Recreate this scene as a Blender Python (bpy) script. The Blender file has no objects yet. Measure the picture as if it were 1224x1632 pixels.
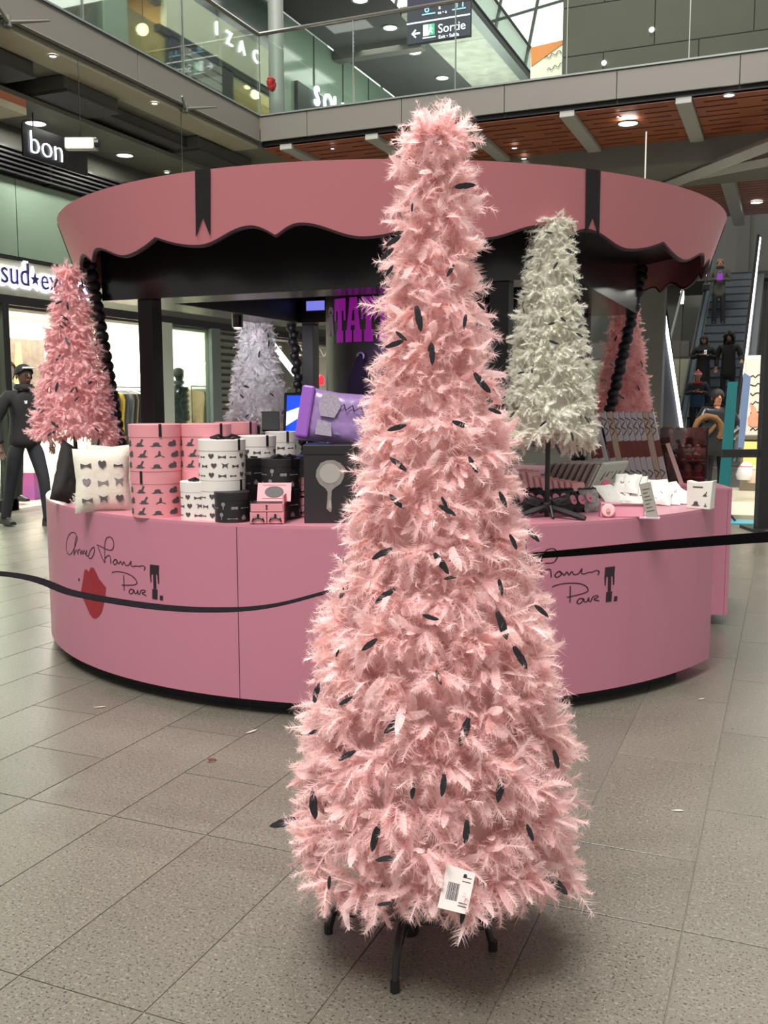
import bpy, bmesh, math, random
import numpy as np
from mathutils import Vector, Matrix

SC = bpy.context.scene
COL = SC.collection
RNG = random.Random(11)
PI = math.pi

# ------------------------------------------------------------------ camera
CAM_F, CAM_PITCH, CAM_ROLL, CAM_YAW, CAM_H = 1529.09, 0.1167, -0.0021, 0.3965, 1.32
_cy, _sy, _cp, _sp = math.cos(CAM_YAW), math.sin(CAM_YAW), math.cos(CAM_PITCH), math.sin(CAM_PITCH)
FWD = Vector((-_sy * _cp, _cy * _cp, -_sp))
_r = Vector((_cy, _sy, 0.0))
_u = _r.cross(FWD)
RGT = _r * math.cos(CAM_ROLL) + _u * math.sin(CAM_ROLL)
UPV = -_r * math.sin(CAM_ROLL) + _u * math.cos(CAM_ROLL)
EYE = Vector((0, 0, CAM_H))
cam_data = bpy.data.cameras.new('camera')
cam_data.sensor_fit = 'VERTICAL'
cam_data.sensor_height = 32.0
cam_data.lens = 32.0 * CAM_F / 1632.0
cam_data.clip_end = 200
cam = bpy.data.objects.new('camera', cam_data)
COL.objects.link(cam)
m3 = Matrix((RGT, UPV, -FWD)).transposed()
cam.matrix_world = Matrix.Translation(EYE) @ m3.to_4x4()
SC.camera = cam

# ------------------------------------------------------------------ view, world, lights
SC.view_settings.view_transform = 'Standard'
SC.view_settings.look = 'None'
SC.view_settings.gamma = 1.0
SC.view_settings.exposure = 0.18
SC.view_settings.use_curve_mapping = False
world = bpy.data.worlds.new('world')
SC.world = world
world.use_nodes = True
world.node_tree.nodes['Background'].inputs[0].default_value = (0.97, 0.98, 0.92, 1)
world.node_tree.nodes['Background'].inputs[1].default_value = 0.45


def area(name, loc, size, power, color=(1, 1, 1), rot=(0, 0, 0), sy=None, spread=PI):
    d = bpy.data.lights.new(name, 'AREA')
    d.shape = 'RECTANGLE'
    d.size = size
    d.size_y = sy or size
    d.energy = power
    d.color = color
    d.spread = spread
    o = bpy.data.objects.new(name, d)
    o.location = loc
    o.rotation_euler = rot
    COL.objects.link(o)
    return o


# rows of ceiling luminaires over the open hall
WARM = (1.0, 0.965, 0.91)
area('hall_ceiling_light', (-2.4, 5.7, 13), 0.9, 620, WARM)
area('hall_ceiling_light', (-3.4, 1.4, 13), 1.2, 480, WARM)
area('hall_ceiling_light', (-5.4, 4.8, 13), 1.0, 330, WARM)
area('hall_ceiling_light', (0.9, 4.6, 13), 1.0, 330, WARM)
area('hall_ceiling_light', (-2.4, 9.2, 13), 1.6, 300, WARM)
area('hall_ceiling_light', (-1.0, -5.5, 17), 6.0, 3300, (1.0, 0.965, 0.925), (math.radians(28), 0, math.radians(10)))
area('gallery_ceiling_light', (-7.7, 11.0, 8.1), 0.8, 60, (1, .98, .92), sy=8)
area('gallery_ceiling_light', (-4.5, 13.6, 8.1), 7, 45, (1, .98, .92), sy=1.0)
area('gallery_ceiling_light', (-7.6, 17.5, 8.1), 0.8, 36, (1, .98, .92), sy=4)
area('hall_ceiling_light', (1.5, 13.0, 4.6), 1.2, 40, WARM)


# ------------------------------------------------------------------ pixel helpers (real places found from the photograph)
def ray(x, y):
    return FWD + RGT * ((x - 612.0) / CAM_F) + UPV * ((816.0 - y) / CAM_F)


def on_z(x, y, z):
    d = ray(x, y)
    return EYE + d * ((z - CAM_H) / d.z)


def on_x(x, y, X):
    d = ray(x, y)
    return EYE + d * (X / d.x)


def on_y(x, y, Y):
    d = ray(x, y)
    return EYE + d * (Y / d.y)


def at_d(x, y, dist):
    return EYE + ray(x, y) * dist


def face_cam(p):
    """rotation about z that turns local -Y towards the viewer"""
    return math.atan2(EYE.x - p.x, -(EYE.y - p.y))


# ------------------------------------------------------------------ materials
def lin(c):
    def g(u):
        u /= 255.0
        return u / 12.92 if u <= 0.04045 else ((u + 0.055) / 1.055) ** 2.4
    return tuple(g(u) for u in c)


MATS = {}


def mat(name, rgb=(200, 200, 200), rough=0.5, metal=0.0, noise=None, bump=None, emit=None, strength=0.0,
        coat=0.0, spec=0.5, rgb2=None, coords='Generated', sheen=0.0, stretch=None):
    """procedural principled material; noise=(scale, amount) mixes towards rgb2"""
    if name in MATS:
        return MATS[name]
    m = bpy.data.materials.new(name)
    m.use_nodes = True
    nt = m.node_tree
    b = nt.nodes['Principled BSDF']
    c = lin(rgb)
    b.inputs['Base Color'].default_value = (*c, 1)
    b.inputs['Roughness'].default_value = rough
    b.inputs['Metallic'].default_value = metal
    b.inputs['Specular IOR Level'].default_value = spec
    b.inputs['Coat Weight'].default_value = coat
    b.inputs['Coat Roughness'].default_value = 0.15
    if sheen:
        b.inputs['Sheen Weight'].default_value = sheen
    if emit:
        b.inputs['Emission Color'].default_value = (*lin(emit), 1)
        b.inputs['Emission Strength'].default_value = strength
    if noise or bump:
        tc = nt.nodes.new('ShaderNodeTexCoord')
        src = tc.outputs['Object']
        if coords == 'World':
            g = nt.nodes.new('ShaderNodeNewGeometry')
            src = g.outputs['Position']
        if stretch:
            mp = nt.nodes.new('ShaderNodeMapping')
            mp.inputs['Scale'].default_value = stretch
            nt.links.new(src, mp.inputs['Vector'])
            src = mp.outputs['Vector']
        if noise:
            n = nt.nodes.new('ShaderNodeTexNoise')
            n.inputs['Scale'].default_value = noise[0]
            n.inputs['Detail'].default_value = 4
            nt.links.new(src, n.inputs['Vector'])
            mx = nt.nodes.new('ShaderNodeMix')
            mx.data_type = 'RGBA'
            c2 = lin(rgb2) if rgb2 else tuple(u * (1 - noise[1]) for u in c)
            mx.inputs[6].default_value = (*c, 1)
            mx.inputs[7].default_value = (*c2, 1)
            nt.links.new(n.outputs['Fac'], mx.inputs[0])
            nt.links.new(mx.outputs[2], b.inputs['Base Color'])
        if bump:
            n2 = nt.nodes.new('ShaderNodeTexNoise')
            n2.inputs['Scale'].default_value = bump[0]
            n2.inputs['Detail'].default_value = 3
            nt.links.new(src, n2.inputs['Vector'])
            bp = nt.nodes.new('ShaderNodeBump')
            bp.inputs['Strength'].default_value = bump[1]
            bp.inputs['Distance'].default_value = 0.01
            nt.links.new(n2.outputs['Fac'], bp.inputs['Height'])
            nt.links.new(bp.outputs['Normal'], b.inputs['Normal'])
    MATS[name] = m
    return m


def feather_mat(name, rgb, rgb2, transl=0.4):
    m = bpy.data.materials.new(name)
    m.use_nodes = True
    nt = m.node_tree
    nt.nodes.clear()
    out = nt.nodes.new('ShaderNodeOutputMaterial')
    geo = nt.nodes.new('ShaderNodeNewGeometry')
    ramp = nt.nodes.new('ShaderNodeMix')
    ramp.data_type = 'RGBA'
    ramp.inputs[6].default_value = (*lin(rgb), 1)
    ramp.inputs[7].default_value = (*lin(rgb2), 1)
    nt.links.new(geo.outputs['Random Per Island'], ramp.inputs[0])
    d = nt.nodes.new('ShaderNodeBsdfDiffuse')
    t = nt.nodes.new('ShaderNodeBsdfTranslucent')
    mx = nt.nodes.new('ShaderNodeMixShader')
    mx.inputs[0].default_value = transl
    nt.links.new(ramp.outputs[2], d.inputs[0])
    nt.links.new(ramp.outputs[2], t.inputs[0])
    nt.links.new(d.outputs[0], mx.inputs[1])
    nt.links.new(t.outputs[0], mx.inputs[2])
    nt.links.new(mx.outputs[0], out.inputs[0])
    MATS[name] = m
    return m


def glass_mat(name, tint=(225, 240, 232), refl=0.12, rough=0.02):
    if name in MATS:
        return MATS[name]
    m = bpy.data.materials.new(name)
    m.use_nodes = True
    nt = m.node_tree
    nt.nodes.clear()
    out = nt.nodes.new('ShaderNodeOutputMaterial')
    tr = nt.nodes.new('ShaderNodeBsdfTransparent')
    tr.inputs[0].default_value = (*lin(tint), 1)
    gl = nt.nodes.new('ShaderNodeBsdfGlossy')
    gl.inputs['Roughness'].default_value = rough
    lw = nt.nodes.new('ShaderNodeLayerWeight')
    lw.inputs[0].default_value = 0.25
    ma = nt.nodes.new('ShaderNodeMath')
    ma.operation = 'MULTIPLY_ADD'
    ma.inputs[1].default_value = 0.6
    ma.inputs[2].default_value = refl * 0.4
    nt.links.new(lw.outputs['Fresnel'], ma.inputs[0])
    mx = nt.nodes.new('ShaderNodeMixShader')
    nt.links.new(ma.outputs[0], mx.inputs[0])
    nt.links.new(tr.outputs[0], mx.inputs[1])
    nt.links.new(gl.outputs[0], mx.inputs[2])
    nt.links.new(mx.outputs[0], out.inputs[0])
    MATS[name] = m
    return m


# ------------------------------------------------------------------ object helpers
def tag(o, label=None, cat=None, group=None, kind=None):
    if label:
        o['label'] = label
    if cat:
        o['category'] = cat
    if group:
        o['group'] = group
    if kind:
        o['kind'] = kind
    return o


def empty(name, loc=(0, 0, 0), rz=0.0, label=None, cat=None, group=None, kind=None):
    o = bpy.data.objects.new(name, None)
    o.empty_display_size = 0.1
    o.location = loc
    o.rotation_euler = (0, 0, rz)
    COL.objects.link(o)
    return tag(o, label, cat, group, kind)


def link(name, me, parent=None, loc=(0, 0, 0), rot=(0, 0, 0), scale=None):
    o = bpy.data.objects.new(name, me)
    COL.objects.link(o)
    o.location = loc
    o.rotation_euler = rot
    if scale:
        o.scale = scale
    if parent:
        o.parent = parent
    return o


class MB:
    def __init__(self):
        self.v, self.f = [], []

    def add(self, vs, fs):
        n = len(self.v)
        self.v += [tuple(p) for p in vs]
        self.f += [tuple(i + n for i in q) for q in fs]
        return self

    def box(self, x0, x1, y0, y1, z0, z1, mtx=None):
        vs = [Vector(p) for p in ((x0, y0, z0), (x1, y0, z0), (x1, y1, z0), (x0, y1, z0),
                                  (x0, y0, z1), (x1, y0, z1), (x1, y1, z1), (x0, y1, z1))]
        if mtx:
            vs = [mtx @ p for p in vs]
        return self.add(vs, [(3, 2, 1, 0), (4, 5, 6, 7), (0, 1, 5, 4), (1, 2, 6, 5), (2, 3, 7, 6), (3, 0, 4, 7)])

    def cbox(self, c, s, mtx=None):
        return self.box(c[0] - s[0] / 2, c[0] + s[0] / 2, c[1] - s[1] / 2, c[1] + s[1] / 2, c[2] - s[2] / 2, c[2] + s[2] / 2, mtx)

    def tube(self, path, r, n=8, cap=True):
        path = [Vector(p) for p in path]
        rs = r if isinstance(r, (list, tuple)) else [r] * len(path)
        vs, fs = [], []
        ref = Vector((0, 0, 1))
        prev = None
        for i, p in enumerate(path):
            t = (path[min(i + 1, len(path) - 1)] - path[max(i - 1, 0)]).normalized()
            if prev is None:
                a = t.cross(ref if abs(t.z) < 0.9 else Vector((1, 0, 0))).normalized()
            else:
                a = (prev - t * prev.dot(t)).normalized()
            b = t.cross(a)
            prev = a
            for k in range(n):
                th = 2 * PI * k / n
                vs.append(p + (a * math.cos(th) + b * math.sin(th)) * rs[i])
        for i in range(len(path) - 1):
            for k in range(n):
                k2 = (k + 1) % n
                fs.append((i * n + k, i * n + k2, (i + 1) * n + k2, (i + 1) * n + k))
        if cap:
            fs.append(tuple(range(n - 1, -1, -1)))
            fs.append(tuple((len(path) - 1) * n + k for k in range(n)))
        return self.add(vs, fs)

    def lathe(self, prof, n=24, c=(0, 0, 0), a0=0.0, a1=2 * PI, sx=1.0, sy=1.0):
        full = abs(a1 - a0 - 2 * PI) < 1e-6
        m = n if full else n + 1
        vs, fs = [], []
        for (r, z) in prof:
            for k in range(m):
                th = a0 + (a1 - a0) * k / n
                vs.append((c[0] + r * sx * math.cos(th), c[1] + r * sy * math.sin(th), c[2] + z))
        for i in range(len(prof) - 1):
            for k in range(n):
                k2 = (k + 1) % m
                fs.append((i * m + k, i * m + k2, (i + 1) * m + k2, (i + 1) * m + k))
        return self.add(vs, fs)

    def prism(self, poly, t0, t1, fn=None):
        """polygon (u, v) extruded between t0 and t1; fn(u, v, t) gives the point"""
        fn = fn or (lambda u, v, t: (u, v, t))
        n = len(poly)
        vs = [fn(u, v, t0) for u, v in poly] + [fn(u, v, t1) for u, v in poly]
        fs = [tuple(range(n - 1, -1, -1)), tuple(range(n, 2 * n))]
        for i in range(n):
            j = (i + 1) % n
            fs.append((i, j, n + j, n + i))
        return self.add(vs, fs)

    def mesh(self, name, m=None, smooth=False):
        me = bpy.data.meshes.new(name)
        me.from_pydata(self.v, [], self.f)
        if m:
            me.materials.append(m)
        if smooth:
            me.polygons.foreach_set('use_smooth', [True] * len(me.polygons))
        me.update()
        return me

    def build(self, name, m, parent=None, loc=(0, 0, 0), rz=0.0, smooth=False, bevel=0.0, fix=True, rot=None):
        me = self.mesh(name, m, smooth)
        if fix:
            bm = bmesh.new()
            bm.from_mesh(me)
            bmesh.ops.recalc_face_normals(bm, faces=bm.faces)
            bm.to_mesh(me)
            bm.free()
        if smooth and hasattr(me, 'set_sharp_from_angle'):
            me.set_sharp_from_angle(angle=math.radians(45))
        o = link(name, me, parent, loc, rot or (0, 0, rz))
        if bevel:
            bv = o.modifiers.new('bevel', 'BEVEL')
            bv.width = bevel
            bv.segments = 2
            bv.limit_method = 'ANGLE'
        return o


def arc_slab(r0, r1, z0, z1, a0, a1, n):
    """closed ring segment"""
    mb = MB()
    vs, fs = [], []
    for k in range(n + 1):
        a = math.radians(a0 + (a1 - a0) * k / n)
        ca, sa = math.cos(a), math.sin(a)
        vs += [(r0 * ca, r0 * sa, z0), (r1 * ca, r1 * sa, z0), (r1 * ca, r1 * sa, z1), (r0 * ca, r0 * sa, z1)]
    for k in range(n):
        p, q = 4 * k, 4 * k + 4
        for i in range(4):
            j = (i + 1) % 4
            fs.append((p + i, p + j, q + j, q + i))
    fs += [(0, 1, 2, 3), (4 * n + 3, 4 * n + 2, 4 * n + 1, 4 * n)]
    return mb.add(vs, fs)


def text_mesh(body, size, extrude, m, font_shear=0.0, offset=0.0, spacing=1.0):
    """flat lettering: x to the right, y up, centred on nothing (starts at x=0)"""
    cu = bpy.data.curves.new('lettering', 'FONT')
    cu.body = body
    cu.size = size
    cu.extrude = extrude
    cu.shear = font_shear
    cu.offset = offset
    cu.space_character = spacing
    cu.resolution_u = 3
    o = bpy.data.objects.new('lettering', cu)
    COL.objects.link(o)
    bpy.context.view_layer.update()
    dg = bpy.context.evaluated_depsgraph_get()
    me = bpy.data.meshes.new_from_object(o.evaluated_get(dg))
    bpy.data.objects.remove(o)
    me.materials.clear()
    me.materials.append(m)
    return me


ROT_PX = (PI / 2, 0, PI / 2)     # lettering that reads along +Y and faces +X
ROT_MY = (PI / 2, 0, 0)          # lettering that reads along +X and faces -Y


def ellipse(cx, cy, rx, ry, n=12, a0=0.0):
    return [(cx + rx * math.cos(a0 + 2 * PI * k / n), cy + ry * math.sin(a0 + 2 * PI * k / n)) for k in range(n)]


# ================================================================== THE SETTING
def floor_material():
    m = bpy.data.materials.new('granite_tile')
    m.use_nodes = True
    nt = m.node_tree
    L = nt.links.new
    b = nt.nodes['Principled BSDF']
    g = nt.nodes.new('ShaderNodeNewGeometry')
    oi = nt.nodes.new('ShaderNodeObjectInfo')

    def noise(scale, detail=2.0):
        n = nt.nodes.new('ShaderNodeTexNoise')
        n.inputs['Scale'].default_value = scale
        n.inputs['Detail'].default_value = detail
        L(g.outputs['Position'], n.inputs['Vector'])
        return n.outputs['Fac']

    def ramp(src, a, bb):
        r = nt.nodes.new('ShaderNodeValToRGB')
        r.color_ramp.elements[0].position = a
        r.color_ramp.elements[1].position = bb
        L(src, r.inputs[0])
        return r.outputs[0]

    def mix(fac, c1, c2):
        x = nt.nodes.new('ShaderNodeMix')
        x.data_type = 'RGBA'
        L(fac, x.inputs[0])
        for i, c in ((6, c1), (7, c2)):
            if isinstance(c, tuple):
                x.inputs[i].default_value = (*lin(c), 1)
            else:
                L(c, x.inputs[i])
        return x.outputs[2]
    big = noise(2.2, 3)
    c = mix(big, (98, 95, 86), (112, 108, 98))
    c = mix(ramp(noise(95, 2), .56, .66), c, (124, 119, 108))
    c = mix(ramp(noise(135, 1), .60, .67), c, (60, 57, 53))
    c = mix(ramp(noise(210, 1), .60, .72), c, (76, 72, 66))
    hue = nt.nodes.new('ShaderNodeHueSaturation')
    mm = nt.nodes.new('ShaderNodeMapRange')
    mm.inputs[3].default_value = 0.93
    mm.inputs[4].default_value = 1.05
    L(oi.outputs['Random'], mm.inputs[0])
    L(mm.outputs[0], hue.inputs['Value'])
    L(c, hue.inputs['Color'])
    L(hue.outputs[0], b.inputs['Base Color'])
    rr = nt.nodes.new('ShaderNodeMapRange')
    rr.inputs[3].default_value = 0.22
    rr.inputs[4].default_value = 0.42
    L(big, rr.inputs[0])
    L(rr.outputs[0], b.inputs['Roughness'])
    b.inputs['Specular IOR Level'].default_value = 0.45
    MATS['granite'] = m
    return m


granite = floor_material()
grout = mat('grout', (104, 100, 90), 0.9, noise=(30, .2), coords='World')
KC = Vector((-2.2038, 5.3809, 0.0))         # centre of the kiosk
KR = 1.9845
KTOP = 0.8095

fl = MB().box(-13, 9, -4, 42, -0.2, -0.003).build('floor', grout)
tag(fl, kind='structure')
TW, TL, TX0, TY0 = 0.349, 0.78, -2.28, 2.37


def tile_mesh(w, l, name):
    mb = MB()
    e, d, h = 0.0012, 0.0006, 0.02
    hw, hl = w / 2, l / 2
    vs = [(-hw, -hl, -h), (hw, -hl, -h), (hw, hl, -h), (-hw, hl, -h),
          (-hw, -hl, -d), (hw, -hl, -d), (hw, hl, -d), (-hw, hl, -d),
          (-hw + e, -hl + e, 0), (hw - e, -hl + e, 0), (hw - e, hl - e, 0), (-hw + e, hl - e, 0)]
    fs = [(8, 9, 10, 11)]
    for a in (0, 4):
        for i in range(4):
            j = (i + 1) % 4
            fs.append((a + i, a + j, a + 4 + j, a + 4 + i))
    mb.add(vs, fs)
    return mb


full_tile = tile_mesh(TW - .004, TL - .004, 'floor_tile').mesh('floor_tile', granite)
short_tile = tile_mesh(TW - .004, TL / 2 - .004, 'floor_tile').mesh('floor_tile', granite)
cand = []
for k in range(-31, 30):
    x = TX0 + TW * (k + .5)
    off = (k % 2) * TL / 2
    for j in range(-5, 22):
        y0 = TY0 + j * TL
        if off and j == 0:
            cand.append((x, TY0 + TL / 4, 's'))
        if off and j > 0:
            y0 -= TL / 2
        cand.append((x, y0 + TL / 2, 'f')) if not (off and j == 0) else None
cand2 = []
for x, y, t in cand:
    d = Vector((x, y, 0)) - EYE
    z = d.dot(FWD)
    vis = False
    if z > .6:
        px, py = 612 + CAM_F * d.dot(RGT) / z, 816 - CAM_F * d.dot(UPV) / z
        vis = -160 < px < 1384 and 600 < py < 1900
    if math.hypot(x - KC.x, y - KC.y) < 1.75:
        vis = False
    cand2.append((0 if vis else 1, d.length, x, y, t))
cand2.sort()
rest = MB()
for i, (nv, dd, x, y, t) in enumerate(cand2):
    if i < 300 and nv == 0:
        link('floor_tile', full_tile if t == 'f' else short_tile, fl, (x, y, 0))
    else:
        src = tile_mesh(TW - .004, (TL if t == 'f' else TL / 2) - .004, '')
        rest.add([(a + x, b + y, c) for a, b, c in src.v], src.f)
tag(rest.build('floor_tile_field', granite, fl, fix=False), kind='stuff')

# --- palette of the building
concrete = mat('concrete', (112, 110, 103), .8, noise=(3, .15), bump=(25, .15), coords='World')
clad = mat('grey_cladding', (104, 100, 94), .55, noise=(1.5, .1), coords='World')
darkceil = mat('dark_ceiling', (112, 112, 100), .8, noise=(2, .2), coords='World')
duct = mat('dark_duct', (88, 88, 80), .7, noise=(4, .2), coords='World')
olive = mat('olive_soffit', (154, 150, 128), .7, noise=(3, .12), coords='World')
blackm = mat('black_metal', (24, 23, 25), .45)
greenglass = mat('green_back_painted_glass', (142, 162, 144), .12, noise=(1.2, .12), coords='World', coat=.3)
cream = mat('cream_panel', (190, 190, 168), .5, noise=(2, .06), coords='World')
whitewall = mat('white_wall', (236, 234, 222), .8, noise=(2, .05), coords='World')
warmwall = mat('warm_shop_wall', (214, 190, 140), .8, noise=(2, .1), coords='World')
steel = mat('brushed_steel', (150, 148, 145), .3, metal=.9, noise=(30, .1))
alu = mat('grey_aluminium', (120, 126, 122), .45, metal=.3, noise=(8, .1), coords='World')
lampw = mat('lamp_white', (255, 255, 255), .5, emit=(255, 250, 240), strength=14)
lampsoft = mat('lamp_soft', (255, 255, 255), .5, emit=(255, 246, 230), strength=5)
lampwarm = mat('lamp_warm', (255, 240, 200), .5, emit=(255, 226, 160), strength=16)
wood = mat('red_wood', (158, 88, 56), .5, noise=(9, .45), coords='World', stretch=(1, 14, 14))
clearglass = glass_mat('clear_glass', (232, 244, 238), .10)
greenclear = glass_mat('greenish_glass', (240, 247, 243), .08)

FX = -8.6      # shop fronts along the left
# ---- left wall over the shops
wl = tag(MB().box(FX - .35, FX - .06, 2, 22, 2.42, 4.9).build('wall_left', duct), kind='structure')
y = 2.1
for n in range(13):
    w = 1.42
    MB().box(FX - .05, FX, y, y + w - .012, 3.03, 3.94).build('fascia_panel', greenglass, wl, bevel=.004)
    y += w
MB().box(FX - .06, FX + .02, 2, 22, 2.985, 3.02).build('fascia_rail', blackm, wl)
MB().box(FX - .05, FX + .01, 2, 11.8, 2.56, 2.98).build('sign_band', cream, wl)
MB().box(FX - .05, FX + .01, 11.8, 22, 2.70, 2.98).build('sign_band', greenglass, wl)
MB().box(FX - .06, FX + .03, 2, 22, 2.45, 2.56).build('lintel', blackm, wl)
MB().box(FX - .05, FX, 11.8, 22, 2.56, 2.70).build('lintel', duct, wl)
for n in range(6):       # black louvre over the glass fascia
    z = 3.97 + n * .055
    MB().box(FX - .04, FX + .10, 2, 15.5, z, z + .022, None).build('louvre_slat', blackm, wl)
for yy in (8.2, 9.7, 11.2, 12.7):
    MB().box(FX - .05, FX + .07, yy, yy + .05, 3.95, 4.30).build('louvre_bracket', blackm, wl)

# ---- shop room (clothing shop)
room = tag(MB().box(-13.2, -13.1, 6.2, 15.4, 0, 2.9).build('wall_shop_back', whitewall), kind='structure')
MB().box(-13.1, FX - .1, 15.28, 15.38, 0, 2.9).build('side_wall', whitewall, room)
MB().box(-13.1, FX - .1, 6.2, 6.3, 0, 2.9).build('side_wall', whitewall, room)
MB().box(-13.1, FX - .36, 6.2, 15.3, 2.86, 2.9).build('shop_ceiling', whitewall, room)
MB().box(-13.1, FX + .02, 6.2, 15.3, -.002, .012).build('shop_floor', mat('shop_floor', (205, 198, 180), .3, noise=(3, .1), coords='World'), room)
MB().box(FX - .02, FX + .06, 6.2, 8.95, .0, .14).build('shop_plinth', blackm, room)
MB().box(FX - .06, FX + .06, 8.83, 8.93, 0, 2.46).build('door_frame', blackm, room)
MB().box(FX - .14, FX + .06, 11.93, 12.22, 0, 2.46).build('pillar', mat('pale_pillar', (172, 178, 162), .5, noise=(2, .06), coords='World'), room)
MB().box(FX - .08, FX + .05, 13.30, 13.56, 0, 2.46).build('pillar', alu, room)
MB().box(FX - .02, FX - .01, 6.3, 8.83, .14, 2.46).build('window_pane', clearglass, room)
MB().box(FX - .02, FX - .01, 12.22, 13.30, .05, 2.46).build('window_pane', clearglass, room)
area('shop_light', (-10.6, 8.2, 2.8), 2.2, 170, (1.0, .96, .86), sy=2.6)
area('shop_light', (-10.9, 13.8, 2.8), 1.6, 300, (1.0, .96, .86), sy=2.0)
area('shop_light', (-10.6, 11.4, 2.8), 2.2, 190, (1.0, .96, .86), sy=2.6)


def downlight(loc, r, m, label, group='ceiling downlights', nrm=-1, cat='lamp', name='downlight'):
    e = empty(name, loc, 0, label, cat, group)
    MB().lathe([(r * 1.25, 0), (r * 1.25, .012 * nrm), (r, .014 * nrm), (r * .94, .004 * nrm)], 20).build('trim_ring', alu, e, smooth=True)
    MB().lathe([(0, .002 * nrm), (r * .5, .004 * nrm), (r * .95, .006 * nrm)], 20).build('diffuser', m, e)
    return e


for i, (x, yv) in enumerate(((-9.4, 9.25), (-9.5, 10.4), (-9.3, 12.35), (-10.4, 9.9), (-10.6, 12.7), (-11.6, 8.8), (-11.4, 11.9))):
    downlight((x, yv, 2.855), .09, lampw, ['bright spotlight over the shop door nearest the dark frame', 'bright spotlight in shop ceiling beside the pink hanging tree',
              'bright spotlight just right of the pale shop pillar', 'second-row shop ceiling light by the door', 'shop ceiling light above the puffer coat',
              'rear shop ceiling light on the left', 'rear shop ceiling light behind the pillar'][i], 'shop ceiling lights')
# track rail with small heads
tr = empty('track_light', (-9.0, 0, 2.82), 0, 'thin black spotlight track along the shop window', 'lamp')
MB().box(-.02, .02, 8.9, 13.2, -.02, .02).build('rail', blackm, tr)
for yv in (9.1, 9.5, 12.4, 12.6, 12.85, 13.1):
    MB().tube([(0, yv, -.02), (0, yv, -.05), (.03, yv, -.10)], [.012, .03, .035], 8).build('spot_head', blackm, tr)

# shutter to the right of the shop
sh = empty('roller_shutter', (FX - .04, 13.56, 0), 0, 'closed grey roller shutter with dark gaps beside the clothing shop', 'shutter')
slat = mat('shutter_slat', (150, 150, 138), .4, metal=.4, noise=(5, .15), coords='World')
s_me = MB()
s_me.prism([(0, 0), (.03, .015), (.035, .05), (.03, .075), (0, .085)], 0, 1.72, lambda u, v, t: (u, t, v)).build('slat', slat, sh, (0, 0, .06))
base_slat = sh.children[0].data
for n in range(1, 22):
    link('slat', base_slat, sh, (0, 0, .06 + n * .112))
MB().box(-.02, -.01, 0, 1.72, 0, 2.5).build('backing', duct, sh)
MB().box(-.05, .07, 1.70, 1.84, 0, 2.5).build('guide', alu, sh)

# next shop further along
n2 = tag(MB().box(-11.5, -11.4, 15.4, 22, 0, 2.9).build('wall_far_shop', mat('grey_shop_wall', (150, 152, 145), .8, noise=(2, .2), coords='World')), kind='structure')
MB().box(-11.4, FX - .1, 15.4, 22, 2.86, 2.9).build('shop_ceiling', whitewall, n2)
MB().box(-11.4, FX - .1, 21.9, 22, 0, 2.9).build('side_wall', whitewall, n2)
area('far_shop_light', (-10, 16.9, 2.8), 1.6, 120, (1, .97, .9))
bm_ = empty('white_beam', (0, 0, 0), 0, 'slanted white beam inside the shop behind the white back tree', 'beam')
MB().tube([(-8.9, 15.75, 2.42), (-9.0, 17.1, 1.75)], .06, 8).build('tube', lampsoft, bm_)
tsx = empty('lighting_truss', (0, 0, 0), 0, 'white lattice truss seen left of the black drum', 'truss')
for zz in (2.18, 2.36):
    MB().tube([(-8.75, 16.7, zz), (-8.75, 18.6, zz)], .02, 6).build('chord', whitewall, tsx)
for n in range(9):
    a, b = (2.18, 2.36) if n % 2 else (2.36, 2.18)
    MB().tube([(-8.75, 16.7 + n * .21, a), (-8.75, 16.91 + n * .21, b)], .011, 6).build('lattice_bar', whitewall, tsx)
redneon = mat('red_neon', (255, 40, 40), .5, emit=(255, 30, 40), strength=3)
tag(MB().prism([(0, 0), (.7, 0), (.7, .16), (.55, .2), (.5, .14), (.36, .22), (.3, .14), (.18, .2), (.12, .3), (0, .26)], -.02, .02,
               lambda u, v, t: (t, u, v)).build('shop_sign', redneon, loc=(-8.75, 17.0, 1.62)), 'glowing red shop lettering seen left of the black drum', 'sign')
cl = empty('shop_display', (-8.9, 17.3, 0), 0, 'grey display stand with goods below the red sign', 'display')
MB().box(-.3, .2, -.4, .5, 0, .9).build('counter_block', alu, cl, bevel=.02)
for n in range(4):
    MB().lathe([(0, 0), (.06, 0), (.07, .1), (.03, .18), (.03, .22), (0, .22)], 10, (-.05, -.25 + .2 * n, .9)).build('jar', whitewall, cl, smooth=True)

# ---- sign letters  sud * express
neonw = mat('halo_white', (255, 255, 255), .5, emit=(222, 222, 255), strength=6)
navy = mat('navy_letter', (52, 50, 110), .4)
sg = empty('shop_sign', (FX + .012, 0, 0), 0, 'backlit navy lettering with a star on the pale shop fascia', 'sign')
p0 = on_x(2, 462, FX)
for body, size, px, py in (('sud', .40, -4, 450), ('exp', .37, 60, 461), ('ress', .37, 97, 470)):
    q = on_x(px, py, FX)
    link('halo', text_mesh(body, size, .004, neonw, offset=.026), sg, (.01, q.y, q.z), ROT_PX, (.86, 1, 1))
    link('lettering', text_mesh(body, size, .010, navy), sg, (.035, q.y, q.z), ROT_PX, (.86, 1, 1))
q = on_x(51, 446, FX)
star = [(.085 * (1 if k % 2 == 0 else .42) * math.sin(k * PI / 5), .085 * (1 if k % 2 == 0 else .42) * math.cos(k * PI / 5)) for k in range(10)]
MB().prism([(u * 1.35, v * 1.9) for u, v in star], .0, .012, lambda u, v, t: (t, u, v)).build('star_halo', neonw, sg, (.002, q.y, q.z))
MB().prism(star, .0, .012, lambda u, v, t: (t, u, v - .9 * u * 0)).build('star', navy, sg, (.03, q.y, q.z))

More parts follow.
